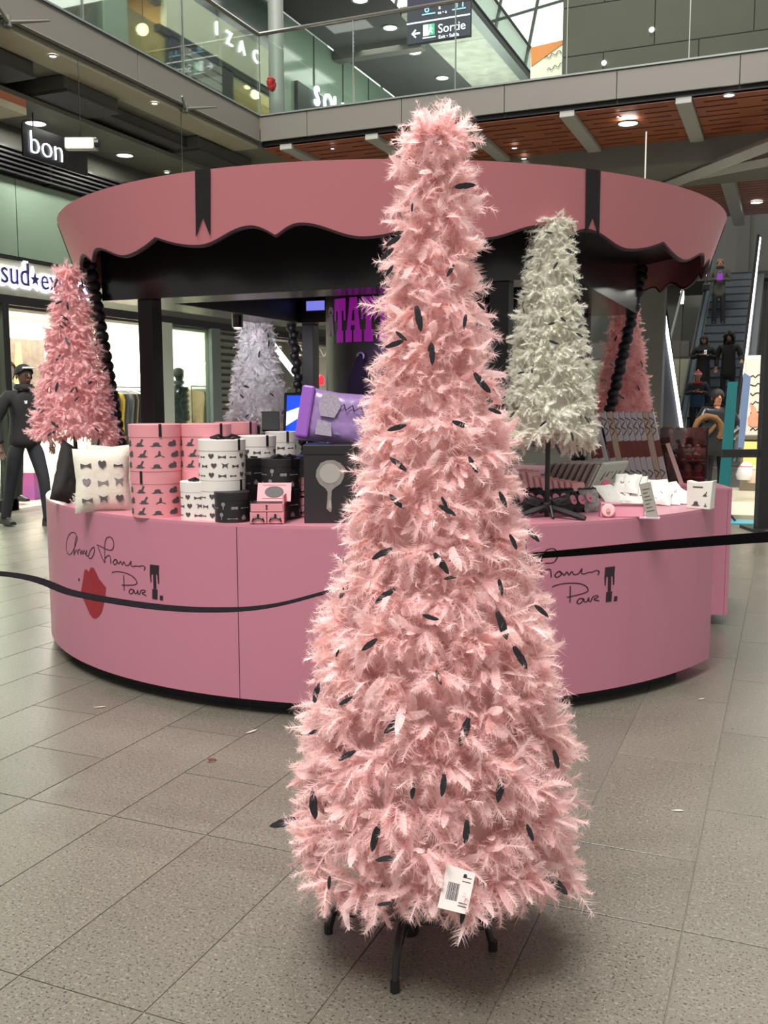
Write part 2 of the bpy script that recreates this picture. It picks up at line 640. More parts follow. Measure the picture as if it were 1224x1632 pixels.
# ---- balcony slabs and cladding
BX, BY, BZ0, BZ1 = -6.86, 12.0, 4.85, 5.18
uf = tag(MB().box(FX - 6, BX - .04, -3, 22, 4.88, 5.02).box(BX - .04, 5, BY + .04, 20, 4.88, 5.02).build('floor_upper', duct), kind='structure')
e1 = tag(MB().box(BX - .06, BX - .03, -3, BY, BZ0 + .02, BZ1 - .02).build('trim_1', duct), kind='structure')
yy = 12.0
for n in range(7):
    w = 2.7 if n else 2.7
    MB().box(BX - .03, BX, yy - w + .006, yy - .006, BZ0, BZ1).build('cladding_panel', clad, e1, bevel=.004)
    yy -= w
e2 = tag(MB().box(BX, 5, BY + .03, BY + .06, BZ0 + .02, BZ1 - .02).build('trim_2', duct), kind='structure')
xx = BX - .01
for n in range(9):
    w = 1.37
    x0 = -6.14 + (n - 1) * 1.37 if n else BX
    x1 = -6.14 + n * 1.37
    MB().box(x0 + .004, x1 - .004, BY, BY + .03, BZ0, BZ1).build('cladding_panel', clad, e2, bevel=.004)
MB().box(BX - .02, BX + .02, -3, BY, BZ1, BZ1 + .02).build('capping', alu, e1)
MB().box(BX, 5, BY - .02, BY + .04, BZ1, BZ1 + .02).build('capping', alu, e2)
MB().tube([(BX + .015, -3, BZ0 - .01), (BX + .015, BY, BZ0 - .01)], .018, 6).build('conduit', duct, e1)

# balustrades
bl = empty('glass_balustrade', (BX, 0, 0), 0, 'clear glass balustrade with slim rail on the left upper gallery', 'balustrade')
for a in (-.6, 1.2, 3.0, 4.8, 6.6, 8.4, 10.2):
    MB().box(-.012, .0, a + .01, a + 1.79, BZ1 + .02, 6.22).build('glass_pane', greenclear, bl)
    MB().box(-.016, .004, a - .006, a + .006, BZ1, 6.25).build('joint', alu, bl)
MB().tube([(-.01, -1, 6.26), (-.01, BY, 6.26)], .028, 8).build('handrail', steel, bl, smooth=True)
bb = empty('glass_balustrade', (0, BY, 0), 0, 'clear glass balustrade with slim rail on the rear upper gallery', 'balustrade')
for n in range(7):
    a = BX + n * 1.41
    MB().box(a + .01, a + 1.40, 0, .012, BZ1 + .02, 6.22).build('glass_pane', greenclear, bb)
    MB().box(a - .006, a + .006, -.004, .016, BZ1, 6.25).build('joint', alu, bb)
MB().tube([(BX, .01, 6.26), (3, .01, 6.26)], .028, 8).build('handrail', steel, bb, smooth=True)

# ---- underside of the left gallery
cl_ = tag(MB().box(FX - .3, BX - .03, -3, BY + 1, 4.80, 4.875).build('ceiling_left', darkceil), kind='structure')
MB().box(BX - .42, BX - .04, -3, BY, 4.765, 4.80).build('soffit_strip', olive, cl_)
for k, (y0, y1, x0, x1, z0) in enumerate(((6.3, 8.2, -8.5, -7.35, 4.66), (8.6, 9.5, -8.5, -7.3, 4.64), (9.5, 11.2, -8.5, -7.55, 4.68), (11.2, 12.6, -8.5, -7.35, 4.63))):
    MB().box(x0, x1, y0, y1, z0, 4.80).build('bulkhead', duct, cl_, bevel=.02)
    MB().box(x0 - .02, x1 + .03, y0, y1, z0 - .03, z0).build('bulkhead_edge', mat('charcoal', (62, 62, 58), .7), cl_)
MB().box(FX - .02, -7.75, 7.2, 12.6, 4.55, 4.60).build('ceiling_raft', darkceil, cl_)
wb = empty('wood_soffit_box', (0, 0, 0), 0, 'reddish wooden box with pale underside below the left gallery', 'panel')
MB().box(-8.4, -7.25, 7.2, 7.95, 4.25, 4.34).build('wood_face', wood, wb)
MB().box(-8.4, -7.22, 7.2, 7.92, 4.18, 4.25).build('underside', olive, wb)
for i, (px, py, r) in enumerate(((57, 196, .12), (199, 247, .11))):
    p = on_z(px, py, 4.545)
    area('gallery_downlight_beam', (p.x + .2, p.y, 4.5), .2, 26, (1, .98, .9))
    downlight(p, r, lampsoft, ['large round downlight beside the three glowing letters', 'large round downlight right of the glowing flood lamp'][i], 'gallery downlights')
for i, (px, py) in enumerate(((113, 83), (252, 163), (37, 236), (266, 274))):
    p = on_z(px, py, 4.76 if i < 2 else 4.545)
    p.x = min(max(p.x, -8.5), BX - .1) if i < 2 else min(max(p.x, -8.5), -7.85)
    downlight(p, .035, lampw, ['tiny downlight in olive soffit at upper left', 'tiny downlight in olive soffit above the canopy', 'tiny downlight left below the three glowing letters', 'tiny downlight just above the left canopy edge'][i], 'gallery downlights')
q = on_x(46, 226, -8.0)
bon = empty('shop_sign', (-8.0, q.y, q.z - .17), 0, 'three small glowing white letters under the left gallery', 'sign')
MB().box(-.03, -.012, -.08, 1.0, .0, .36).build('backing_panel', blackm, bon)
link('lettering', text_mesh('bon', .37, .006, mat('letter_glow', (255, 255, 255), .5, emit=(236, 244, 255), strength=4), offset=-.009), bon, (0, 0, .06), ROT_PX)
for yv in (.1, .9):
    MB().tube([(-.02, yv, .36), (-.02, yv, 4.80 - bon.location.z)], .008, 6).build('hanger', blackm, bon)
# flood lamp on a cable
p = at_d(129, 229, 9.9)
fl_ = empty('flood_lamp', p, CAM_YAW, 'glowing halogen flood lamp hung on a thin cable', 'lamp')
MB().box(-.17, .17, -.03, .07, -.06, .06).build('housing', alu, fl_, bevel=.015)
MB().box(-.15, .13, -.04, -.028, -.05, .05).build('glowing_tube', lampwarm, fl_, bevel=.01)
MB().lathe([(.0, .19), (.05, .19), (.055, .15), (.03, .14)], 12).build('end_cap', blackm, fl_, rot=(0, PI / 2, 0))
MB().tube([(0, 0, .06), (0, 0, 4.78 - p.z)], .004, 6).build('cable', blackm, fl_)
p2 = on_x(295, 175, BX + .0)
tag(MB().tube([(p2.x - .06, p2.y, p2.z - .02), (p2.x - .06, p2.y, 3.4)], .004, 6).build('hanging_cable', blackm), 'thin black cable hanging from the left gallery edge', 'cable')
for i, (px, py) in enumerate(((295, 165), (12, 25))):
    p3 = on_x(px, py, BX + .02)
    h = empty('ceiling_fan_arm', p3, 0, ['thin-armed bracket under the gallery edge above the left ribbon', 'thin-armed bracket at the far upper left of the gallery'][i], 'bracket', 'gallery brackets')
    MB().lathe([(0, 0), (.03, 0), (.04, -.1), (0, -.12)], 10).build('hub', duct, h, smooth=True)
    for k in range(4):
        a = .5 + k * PI / 2
        MB().tube([(0, 0, -.06), (.38 * math.cos(a), .38 * math.sin(a), -.03)], [.02, .01], 6).build('arm', alu if k == 3 else duct, h)

# ---- upper left shop fronts
UW = FX
uw = tag(MB().box(UW - .3, UW - .1, -2, 22, 7.35, 8.25).build('wall_upper_left', mat('dusk_glass', (84, 98, 92), .15, noise=(1, .2), coords='World')), kind='structure')
MB().box(UW - .1, UW, 6, 12.25, 6.98, 7.05).build('frame_rail', blackm, uw)
MB().box(UW - .1, UW, 12.2, 15.75, 6.62, 6.72).build('frame_rail', blackm, uw)
sign_cream = mat('cream_sign_panel', (196, 200, 170), .5, noise=(1.5, .08), coords='World', emit=(196, 200, 170), strength=.12)
MB().box(UW - .08, UW + .02, 12.35, 15.75, 6.72, 7.34).build('sign_panel', sign_cream, uw)
MB().box(UW - .08, UW, 6, 12.3, 7.05, 7.4).build('glass_panel', greenglass, uw)
for a, b, m_ in ((10.95, 11.46, greenglass), (12.46, 12.72, blackm), (13.88, 14.2, blackm), (15.62, 15.9, duct), (9.3, 9.8, blackm)):
    MB().box(UW - .1, UW, a, b, 5.0, 7.0 if b < 12.3 else 6.66).build('mullion', m_, uw)
for n in range(12):
    MB().box(UW - .06, UW - .01, 12.72, 13.88, 5.02 + n * .135, 5.02 + n * .135 + .11).build('shutter_slat', slat, uw)
for a, b in ((9.8, 10.95), (11.46, 12.46), (14.2, 15.62), (6.0, 9.3)):
    MB().box(UW - .03, UW - .02, a, b, 5.0, 6.7).build('window_pane', clearglass, uw)
MB().box(-10.6, -10.5, 5, 16, 5.0, 8.2).build('rear_wall', warmwall, uw)
MB().box(-10.5, UW - .1, 5, 16, 7.3, 7.35).build('shop_ceiling', warmwall, uw)
MB().box(-10.5, UW - .1, 15.95, 16, 5, 7.3).build('side_wall', warmwall, uw)
MB().box(-10.5, UW - .1, 12.56, 12.6, 5, 7.3).build('side_wall', warmwall, uw)
area('upper_shop_light', (-9.6, 10.8, 7.25), 1.0, 60, (1, .84, .55), sy=2.4)
area('upper_shop_light', (-9.6, 14.8, 7.25), 1.0, 45, (1, .86, .62), sy=1.6)
for i, (px, py) in enumerate(((228, 47), (408, 150), (395, 138))):
    p = on_x(px, py, UW - .35)
    g = empty('globe_lamp', p, 0, ['big warm globe lamp in the upper left shop window', 'warm globe lamp at the corner window below the letter C', 'smaller warm lamp beside the corner globe lamp'][i], 'lamp', 'upper shop lamps')
    r = (.085, .085, .045)[i]
    MB().lathe([(r * math.sin(k * PI / 10), r * math.cos(k * PI / 10)) for k in range(11)], 14).build('bulb', lampwarm, g, smooth=True)
    MB().tube([(0, 0, r * .9), (0, 0, 7.3 - p.z)], .006, 6).build('cord', blackm, g)
p = on_x(268, 82, UW - .3)
ex = tag(MB().box(-.01, .01, -.09, .09, -.05, .05).build('exit_sign', mat('green_exit', (60, 200, 130), .5, emit=(40, 220, 140), strength=1.2), loc=p), 'small green exit light inside the upper shop', 'sign')
for i, (px, py, c) in enumerate(((88, 12, (60, 56, 48)), (158, 14, (40, 40, 38)), (176, -6, (190, 180, 30)))):
    p = on_x(px, py, UW - .3)
    g = empty('hanging_garment', (p.x, p.y, 5.02), 0, ['dark dressed figure in the leftmost upper window', 'black coat figure beside the upper window frame', 'yellow-green jacket in the upper window'][i], 'garment')
    hz = p.z - 5.02 + .1
    MB().lathe([(.12, 0), (.16, hz * .5), (.2, hz * .8), (.09, hz * .95), (.0, hz)], 12, sy=1.2).build('body', mat('upper_garment_%d' % i, c, .8, noise=(6, .3)), g, smooth=True)
iz = empty('shop_sign', (UW + .03, 0, 0), 0, 'four white lit letters on the cream upper shop fascia', 'sign')
glow = mat('letter_white', (255, 255, 255), .4, emit=(240, 246, 255), strength=3)
for ch, px, py in (('I', 341, 55), ('Z', 358, 69), ('A', 378, 83), ('C', 401, 97)):
    q = on_x(px, py, UW)
    link('letter', text_mesh(ch, .30, .02, glow), iz, (0, q.y, q.z), ROT_PX)
# round column and red rosette
rc = on_x(441, 150, -7.6)
co = tag(MB().lathe([(.12, 5.0), (.12, 8.25)], 20, (rc.x, rc.y, 0)).build('column_upper', mat('upper_column', (124, 130, 124), .5, noise=(2, .1), coords='World'), smooth=True), kind='structure')
rp = on_x(428, 135, rc.x + .14)
ro = empty('red_bow', (rp.x + .05, rp.y, rp.z), 0, 'small red bow decoration by the upper glass corner', 'decoration')
redm = mat('red_fabric', (190, 36, 40), .6, noise=(20, .3))
for k in range(6):
    a = k * PI / 3
    MB().lathe([(.0, -.06), (.045, -.02), (.05, .03), (0, .06)], 8, (0, .055 * math.cos(a), .055 * math.sin(a))).build('loop', redm, ro, smooth=True)
# green glazed shop front with letters
gl_w = tag(MB().box(UW - .1, UW - .04, 15.9, 22, 5.0, 8.2).build('wall_upper_glass', greenglass), kind='structure')
for yv in (17.2, 18.5, 19.8):
    MB().box(UW - .04, UW - .02, yv - .008, yv + .008, 5, 8.2).build('joint', duct, gl_w)
MB().box(UW - .04, UW + .03, 16.4, 22, 6.55, 7.15).build('sign_panel', mat('slate', (58, 64, 62), .4), gl_w)
so = empty('shop_sign', (UW + .05, 0, 0), 0, 'large glowing white letters just above the rear gallery edge', 'sign')
for ch, px, py in (('S', 497, 166), ('O', 512, 176), ('L', 528, 183), ('A', 537, 190), ('R', 552, 200)):
    q = on_x(px, py, UW)
    link('letter', text_mesh(ch, .52, .02, glow), so, (0, q.y, q.z), ROT_PX)

# ---- upper ceiling at the rear, lights, sign
uc = tag(MB().box(UW, -6.75, 12.9, 24, 8.2, 8.3).build('ceiling_upper', mat('upper_ceiling_dark', (70, 72, 70), .8, noise=(2, .2), coords='World')), kind='structure')
MB().box(UW, -6.75, 18.0, 18.25, 8.0, 8.2).build('downstand', clad, uc)
MB().box(UW, -6.75, 24, 24.1, 5, 8.3).build('rear_wall', duct, uc)
for i, (px, py) in enumerate(((574, 0), (622, 44), (661, 83), (705, 124), (488, 108), (541, 146))):
    p = on_z(px, py, 8.19) if i < 4 else on_x(px, py, UW + .03)
    if i < 4:
        downlight(p, .13, lampsoft, ['round ceiling light at the top edge of the photo', 'round ceiling light left of the exit sign', 'round ceiling light under the exit sign', 'round ceiling light nearest the marble soffit'][i], 'upper ceiling lights')
sgn = empty('exit_sign', (0, 13.5, 0), 0, 'dark hanging direction sign reading Sortie with green running man', 'sign')
navyp = mat('sign_navy', (40, 42, 58), .35)
wsign = mat('sign_white', (240, 244, 250), .5, emit=(240, 244, 250), strength=.7)
bsign = mat('sign_blue', (150, 205, 240), .5, emit=(140, 200, 240), strength=.6)
gsign = mat('sign_green', (60, 170, 120), .5, emit=(60, 170, 120), strength=.5)
MB().box(-5.28, -4.33, 0, .08, 6.385, 7.6).build('panel', navyp, sgn, bevel=.008)


def sgp(x, y):
    q = on_y(x, y, 13.5)
    return q.x, q.z


def sign_box(x0, y0, x1, y1, m, nm):
    a, b = sgp(x0, y0)
    c, d = sgp(x1, y1)
    MB().box(min(a, c), max(a, c), -.012, -.001, min(b, d), max(b, d)).build(nm, m, sgn)


a, b = sgp(650, 40)
MB().box(-5.28, -4.33, -.01, -.001, b, b + .018).build('divider', wsign, sgn)
ax, az = sgp(656, 55)
MB().prism([(0, .0), (.06, .06), (.075, .045), (.04, .012), (.13, .012), (.13, -.012), (.04, -.012), (.075, -.045), (.06, -.06)], -.012, -.002,
           lambda u, v, t: (ax + u, t, az + v)).build('arrow', wsign, sgn)
ax, az = sgp(675, 58)
MB().box(ax, ax + .075, -.012, -.002, az, az + .15).build('door_symbol', wsign, sgn)
MB().box(ax + .075, ax + .17, -.012, -.002, az, az + .15).build('green_field', gsign, sgn)
man = MB()
for s in ([(.0, .12), (.02, .12), (.02, .14), (0, .14)], [(-.01, .06), (.02, .055), (.025, .11), (0, .115)], [(.02, .06), (.045, .03), (.035, .02), (.01, .05)], [(-.01, .06), (-.03, .01), (-.015, .005), (.01, .05)], [(.02, .11), (.05, .08), (.045, .07), (.02, .09)]):
    man.prism(s, -.016, -.012, lambda u, v, t: (ax + .1 + u, t, az + v))
man.build('running_figure', wsign, sgn)
MB().box(ax - .01, ax + .18, -.012, -.002, az - .035, az - .02).build('underline', wsign, sgn)
ax, az = sgp(698, 53)
link('lettering', text_mesh('Sortie', .17, .004, wsign), sgn, (ax, -.006, az), ROT_MY)
ax, az = sgp(699, 62)
link('lettering', text_mesh('Exit • Salida', .065, .004, wsign), sgn, (ax, -.006, az), ROT_MY)
for ch, px, py in (('6', 676, 21), ('à', 699, 15), ('11', 724, 13)):
    ax, az = sgp(px, py)
    link('lettering', text_mesh(ch, .17 if ch != 'à' else .08, .004, bsign if ch != 'à' else wsign), sgn, (ax, -.006, az), ROT_MY)
    if ch != 'à':
        MB().box(ax - .03, ax + .17, -.012, -.002, az - .03, az - .015).build('underline', bsign, sgn)
ax, az = sgp(698, 23)
link('lettering', text_mesh('to • a', .06, .004, wsign), sgn, (ax, -.006, az), ROT_MY)
MB().tube([(-4.8, .04, 7.6), (-4.8, .04, 8.2)], .02, 8).build('hanger', alu, sgn)

# marble-clad bridge with bright glazed side
marble = mat('veined_marble', (206, 208, 194), .25, noise=(4, .5), coords='World', rgb2=(140, 142, 128))
br = tag(MB().box(-6.75, -5.42, 16.9, 30, 8.26, 8.32).build('ceiling_bridge', duct), kind='structure')
for n in range(6):
    y0 = 16.95 + n * 1.6
    MB().box(-6.74, -5.62, y0 + .01, y0 + 1.59, 8.18, 8.26).build('marble_slab', marble, br, bevel=.01)
MB().box(-5.62, -5.42, 16.9, 30, 8.14, 8.34).build('edge_beam', alu, br)
MB().box(-5.45, -5.42, 16.9, 30, 8.34, 8.8).build('glass_side', greenclear, br)
MB().tube([(-5.43, 16.9, 8.82), (-5.43, 30, 8.82)], .03, 6).build('handrail', steel, br)
area('marble_fill_light', (-6.2, 19.5, 6.6), .8, 110, (1, 1, .95), (PI, 0, 0), sy=4)  # unseen upward fill, added to lighten the marble soffit
sky = tag(MB().box(-16, -6.6, 33, 33.1, 8, 18).build('window_1', mat('lit_glazing', (236, 240, 228), .6, emit=(255, 252, 244), strength=1.7, noise=(.4, .06), coords='World')), kind='structure')
for n in range(9):
    x = -16 + n * 1.3
    MB().tube([(x, 32.9, 8), (x + 2.0, 32.9, 18)], .06, 6).build('steel_bar', alu, sky)
for zz in (11.0, 13.2, 15.4):
    MB().tube([(-16, 32.9, zz), (-6.6, 32.9, zz + 1.2)], .05, 6).build('steel_bar', alu, sky)
oz = empty('orange_banner', (0, 0, 0), 0, 'white and orange poster beside the dark concrete wall', 'poster')
q0, q1, q2, q3 = [on_y(*t, 15.6) for t in ((845, 135), (897, 128), (897, 64), (846, 76))]
q0.z = q1.z = 5.022
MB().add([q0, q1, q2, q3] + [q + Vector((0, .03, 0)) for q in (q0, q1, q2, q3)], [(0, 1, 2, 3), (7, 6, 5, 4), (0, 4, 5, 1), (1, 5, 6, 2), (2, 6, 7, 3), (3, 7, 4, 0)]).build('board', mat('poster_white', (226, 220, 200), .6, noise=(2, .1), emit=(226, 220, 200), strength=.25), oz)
t0, t1, t2, t3 = [on_y(*t, 15.59) for t in ((846, 76), (897, 64), (897, 70), (847, 106))]
MB().add([t0, t1, t2, t3] + [q + Vector((0, -.008, 0)) for q in (t0, t1, t2, t3)], [(0, 1, 2, 3), (7, 6, 5, 4), (0, 4, 5, 1), (1, 5, 6, 2), (2, 6, 7, 3), (3, 7, 4, 0)]).build('orange_print', mat('poster_orange', (232, 140, 60), .6, noise=(3, .2)), oz)
for k, (px, py) in enumerate(((868, 93), (872, 112))):
    q = on_y(px, py, 15.58)
    path = [(q.x + .03 * i, 15.57, q.z + .03 * math.sin(i * 1.9) + .008 * i) for i in range(10)]
    MB().tube(path, .006, 5).build('script_print', blackm, oz)
# dark concrete wall on the right with panel joints
wq = on_y(897, 0, 15.0)
cw = tag(MB().box(wq.x, 6, 15.12, 15.4, 5, 10).build('wall_concrete', duct), kind='structure')
concdark = mat('olive_concrete', (78, 74, 63), .85, noise=(2.5, .3), bump=(18, .2), coords='World')
x = wq.x
row = 0
for zi, (z0, z1) in enumerate(((5.0, 5.72), (5.72, 6.42), (6.42, 7.12), (7.12, 8.0))):
    xs = [wq.x, wq.x + (.62 if zi % 2 else 1.35)]
    while xs[-1] < 5.5:
        xs.append(xs[-1] + 1.35)
    for a, b in zip(xs, xs[1:]):
        MB().box(a + .006, b - .006, 15.0, 15.12, z0 + .006, z1 - .006).build('concrete_panel', concdark, cw, bevel=.006)
for i, (px, py) in enumerate(((1039, 48), (963, 101))):
    q = on_y(px, py, 14.98)
    e = empty('wall_spot', q, 0, ['small bright spot on the dark concrete wall, upper', 'small bright spot on the dark concrete wall, lower'][i], 'lamp', 'concrete wall spots')
    MB().lathe([(0, 0), (.03, 0), (.03, .03), (.0, .03)], 12).build('lens', lampw, e, rot=(PI / 2, 0, 0))
    MB().lathe([(.03, 0), (.045, 0), (.045, .02), (.03, .02)], 12).build('bezel', alu, e, rot=(PI / 2, 0, 0))

# ---- wooden ceiling bays behind the rear gallery edge
cwd = tag(MB().box(BX, 4.2, BY + .06, 13.9, 4.80, 4.87).box(-4.0, 4.2, 15.3, 20, 4.80, 4.87).build('ceiling_wood', blackm), kind='structure')
pale_beam = mat('pale_beam', (158, 158, 152), .6, noise=(3, .08), coords='World')
bays = [-6.5, -5.22, -3.93, -2.63, -1.27, .05, 1.35, 2.65]
for bx in bays:
    MB().box(bx - .09, bx + .09, BY + .06, 13.9, 4.728, 4.80).build('beam', pale_beam, cwd, bevel=.006)
wm = {}
for ib in range(-1, len(bays) - 1):
    x0 = (bays[ib] if ib >= 0 else BX - .1) + .1
    x1 = bays[ib + 1] - .1
    yv = BY + .08
    k = 0
    while yv < 13.85:
        w = .165
        MB().box(x0, x1, yv, yv + w, 4.774, 4.78).build('plank', wood, cwd)
        # bridge pieces close part of the slot, leaving dark dashes
        if k % 2:
            xm = x0 + (x1 - x0) * .42
            MB().box(xm, xm + (x1 - x0) * .24, yv + w, yv + w + .042, 4.774, 4.78).build('plank_bridge', wood, cwd)
        else:
            MB().box(x0, x0 + .1, yv + w, yv + w + .042, 4.774, 4.78).build('plank_bridge', wood, cwd)
            MB().box(x1 - .1, x1, yv + w, yv + w + .042, 4.774, 4.78).build('plank_bridge', wood, cwd)
        yv += w + .042
        k += 1
MB().box(-6.8, 4.2, 13.9, 15.3, 4.45, 4.87).build('bulkhead', concrete, cwd)
for n in range(22):
    MB().box(-2.0, 4, 15.35 + n * .2, 15.35 + n * .2 + .17, 4.74, 4.78).build('plank', wood, cwd)
for bx in (-1.0, .6, 2.2):
    MB().box(bx - .1, bx + .1, 15.3, 20, 4.6, 4.80).build('beam', pale_beam, cwd)
for a, b in (((1000, 318), (1420, 154)), ((1100, 278), (1420, 216))):
    p, q = on_z(*a, 4.42), on_z(*b, 4.42)
    MB().tube([p, q], .09, 4).build('strut', pale_beam, cwd)
dl = (((1001, 196), .12, lampw, 'largest bright round light in the wooden ceiling'), ((1162, 151), .06, lampsoft, 'oval light in the right-hand wooden bay'),
      ((1196, 247), .06, lampsoft, 'oval light beside the slanted grey strut'), ((820, 235), .04, lampsoft, 'small light in the wooden bay right of the tree top'),
      ((835, 252), .04, lampsoft, 'lowest small light in the wooden bay right of the tree top'), ((985, 185), .02, lampw, 'pin light beside the largest ceiling light'),
      ((530, 236), .03, lampsoft, 'small light in the wooden bay left of the tree top'))
for (pp, r, m_, lb) in dl:
    downlight(on_z(*pp, 4.735), r, m_, lb, 'wooden ceiling lights')
downlight(on_z(1206, 322, 4.73), .10, lampw, 'bright round light above the escalator', 'wooden ceiling lights')
area('wood_ceiling_light', (-1.6, 13.0, 4.5), .5, 14, WARM)
area('escalator_light', (-1.5, 22.5, 7.5), 2.0, 170, (1, .97, .92))


# ================================================================== ESCALATOR AND RIGHT SIDE
EX0, EX1, EY0, EZ1 = -2.06, -1.02, 21.2, 4.9
SL = math.tan(math.radians(30))
esc = empty('escalator', (0, 0, 0), 0, 'dark stepped escalator with glowing white balustrade lights on the right', 'escalator')
stepm = mat('escalator_step', (92, 98, 106), .5, metal=.1, noise=(14, .3))
riser = mat('escalator_riser', (34, 37, 42), .6)
run, rise = .40, .40 * SL
st_me = MB().box(EX0, EX1, 0, run, rise - .02, rise).box(EX0, EX1, 0, .02, -.05, rise - .02)
for g in range(16):
    xg = EX0 + .02 + g * (EX1 - EX0) / 16
    st_me.box(xg, xg + .03, -.006, 0, 0, rise - .02)
sm = st_me.mesh('step', stepm)
nm_ = MB().box(EX0, EX1, -.012, .02, rise - .045, rise - .012).mesh('nosing', mat('step_nosing', (26, 28, 32), .6))
for n in range(21):
    so_st = link('step', sm, esc, (0, EY0 + n * run, n * rise))
    link('nosing', nm_, so_st)
YT = EY0 + 21 * run
MB().box(EX0 - .3, EX1 + .3, EY0 - 1.2, EY0, -.0, .03).build('landing_plate', steel, esc)
MB().box(EX0 - 4, EX1 + 4, YT, YT + 4, EZ1 - .2, EZ1 + .0).build('upper_landing', duct, esc)
# truss body under the steps
MB().prism([(EY0, 0), (YT, EZ1), (YT, EZ1 - .9), (EY0 + 1.2, -.0)], EX0 - .25, EX1 + .25, lambda u, v, t: (t, u, v - .08)).build('truss_cladding', alu, esc)
panel = glass_mat('balustrade_glass', (200, 222, 224), .2)
for s, x in ((-1, EX0 - .05), (1, EX1 + .05)):
    MB().prism([(EY0 - .5, .12), (EY0 + .1, .12), (YT, EZ1 + .12), (YT, EZ1 + .92), (EY0 + .1, .95), (EY0 - .5, .85)], x - .006, x + .006, lambda u, v, t: (t, u, v)).build('balustrade_panel', mat('pale_balustrade', (158, 182, 186), .3, metal=.2, noise=(3, .15)) if s < 0 else panel, esc)
    MB().tube([(x, EY0 - .75, .55), (x, EY0 - .82, .75), (x, EY0 - .7, .92), (x, EY0 - .4, .97), (x, EY0 + .1, 1.02), (x, YT, EZ1 + .98), (x, YT + .6, EZ1 + .98)], .04, 8).build('handrail', blackm, esc, smooth=True)
    MB().prism([(EY0, .10), (YT, EZ1 + .10), (YT, EZ1 + .22), (EY0, .22)], x + s * .02 - .03, x + s * .02 + .03, lambda u, v, t: (t, u, v)).build('skirt', steel, esc)
tube = mat('light_tube', (255, 255, 255), .5, emit=(246, 246, 255), strength=4)
MB().tube([(EX1 + .09, EY0 + 1.5, .97 + 1.5 * SL), (EX1 + .09, YT, EZ1 + .90)], .035, 8).build('light_tube', tube, esc)
MB().tube([(EX0 - .09, YT - 2.0, EZ1 - 2.0 * SL + .86), (EX0 - .09, YT, EZ1 + .88)], .03, 8).build('light_tube', tube, esc)
MB().tube([(EX1 + .02, EY0 + .3, .30 + .3 * SL), (EX1 + .02, YT, EZ1 + .26)], .014, 6).build('light_tube', tube, esc)
# structure behind the escalator
rw = tag(MB().box(-14, 8, 35, 35.2, 0, 16).build('wall_rear', mat('rear_grey', (128, 128, 122), .8, noise=(.7, .35), coords='World')), kind='structure')
for i, (x, yv, w, z0, z1) in enumerate(((-1.7, 33.5, .35, 4.9, 9), (-0.2, 32.8, .3, 4.9, 9), (-3.6, 31, .5, 0, 9))):
    MB().box(x, x + w, yv, yv + .4, z0, z1).build('pier', concrete, rw)
MB().box(-4.2, 3.5, 26.5, 26.8, 6.0, 6.6).build('cross_beam', clad, rw)
MB().box(-8, -2.4, 26.0, 26.3, 2.4, 2.8).build('cross_beam', clad, rw)
MB().box(-8, -2.4, 27.5, 27.6, 0, 2.4).build('shop_band', cream, rw)
for n in range(5):
    MB().box(-7.6 + n * 1.05, -6.8 + n * 1.05, 26.9, 27.2, .0, 1.4).build('display_block', concrete if n % 2 else olive, rw)
MB().tube([(-2.55, 21.9, 2.0), (-2.5, 26, 4.6)], .03, 6).build('stay', alu, rw)
for i, (px, py, d_) in enumerate(((1087, 474, 24), (1030, 598, 24))):
    p = at_d(px, py, d_)
    e = empty('hall_lamp', p, 0, ['slim white lamp left of the escalator rail', 'tiny lamp behind the slanted pillar'][i], 'lamp', 'lamps beyond the escalator')
    hh = (.16, .06)[i]
    MB().lathe([(0, -hh), (.04, -hh), (.05, 0), (.04, hh), (0, hh)], 10).build('glow_tube', lampsoft, e, smooth=True)
    MB().lathe([(.0, hh), (.03, hh), (.03, hh + .06), (0, hh + .06)], 8).build('cap', alu, e)
    MB().tube([(0, 0, -hh), (0, 0, -p.z)], .012, 6).build('standard', duct, e)
# grey pillar and leaning pillar with a light strip
pp = on_y(1032, 690, 18.0)
pil = tag(MB().box(pp.x - .22, pp.x + .22, 18.0, 18.4, 0, 4.8).build('column_1', concrete, bevel=.02), kind='structure')
lp = empty('slanted_pillar', (0, 0, 0), 0, 'slanted grey pillar with a glowing white edge light', 'pillar')
a0, a1 = on_y(1084, 665, 18.6), on_y(1052, 455, 18.6)
b0, b1 = on_y(1054, 690, 18.6), on_y(1040, 420, 18.6)
a0, a1 = a0 + (a0 - a1) * .4, a1 + (a1 - a0) * .6
b0 = b0 + (b0 - b1) * .25
dy = Vector((0, .25, 0))
MB().add([b0, a0, a1, b1 + (b1 - b0) * .5, b0 + dy, a0 + dy, a1 + dy, b1 + (b1 - b0) * .5 + dy], [(0, 1, 2, 3), (7, 6, 5, 4), (0, 4, 5, 1), (1, 5, 6, 2), (2, 6, 7, 3), (3, 7, 4, 0)]).build('shaft', mat('pale_grey_panel', (104, 106, 112), .5, noise=(2, .1)), lp)
MB().tube([a0 + Vector((0, -.02, 0)), a1 + Vector((0, -.02, 0))], .03, 8).build('light_strip', tube, lp)

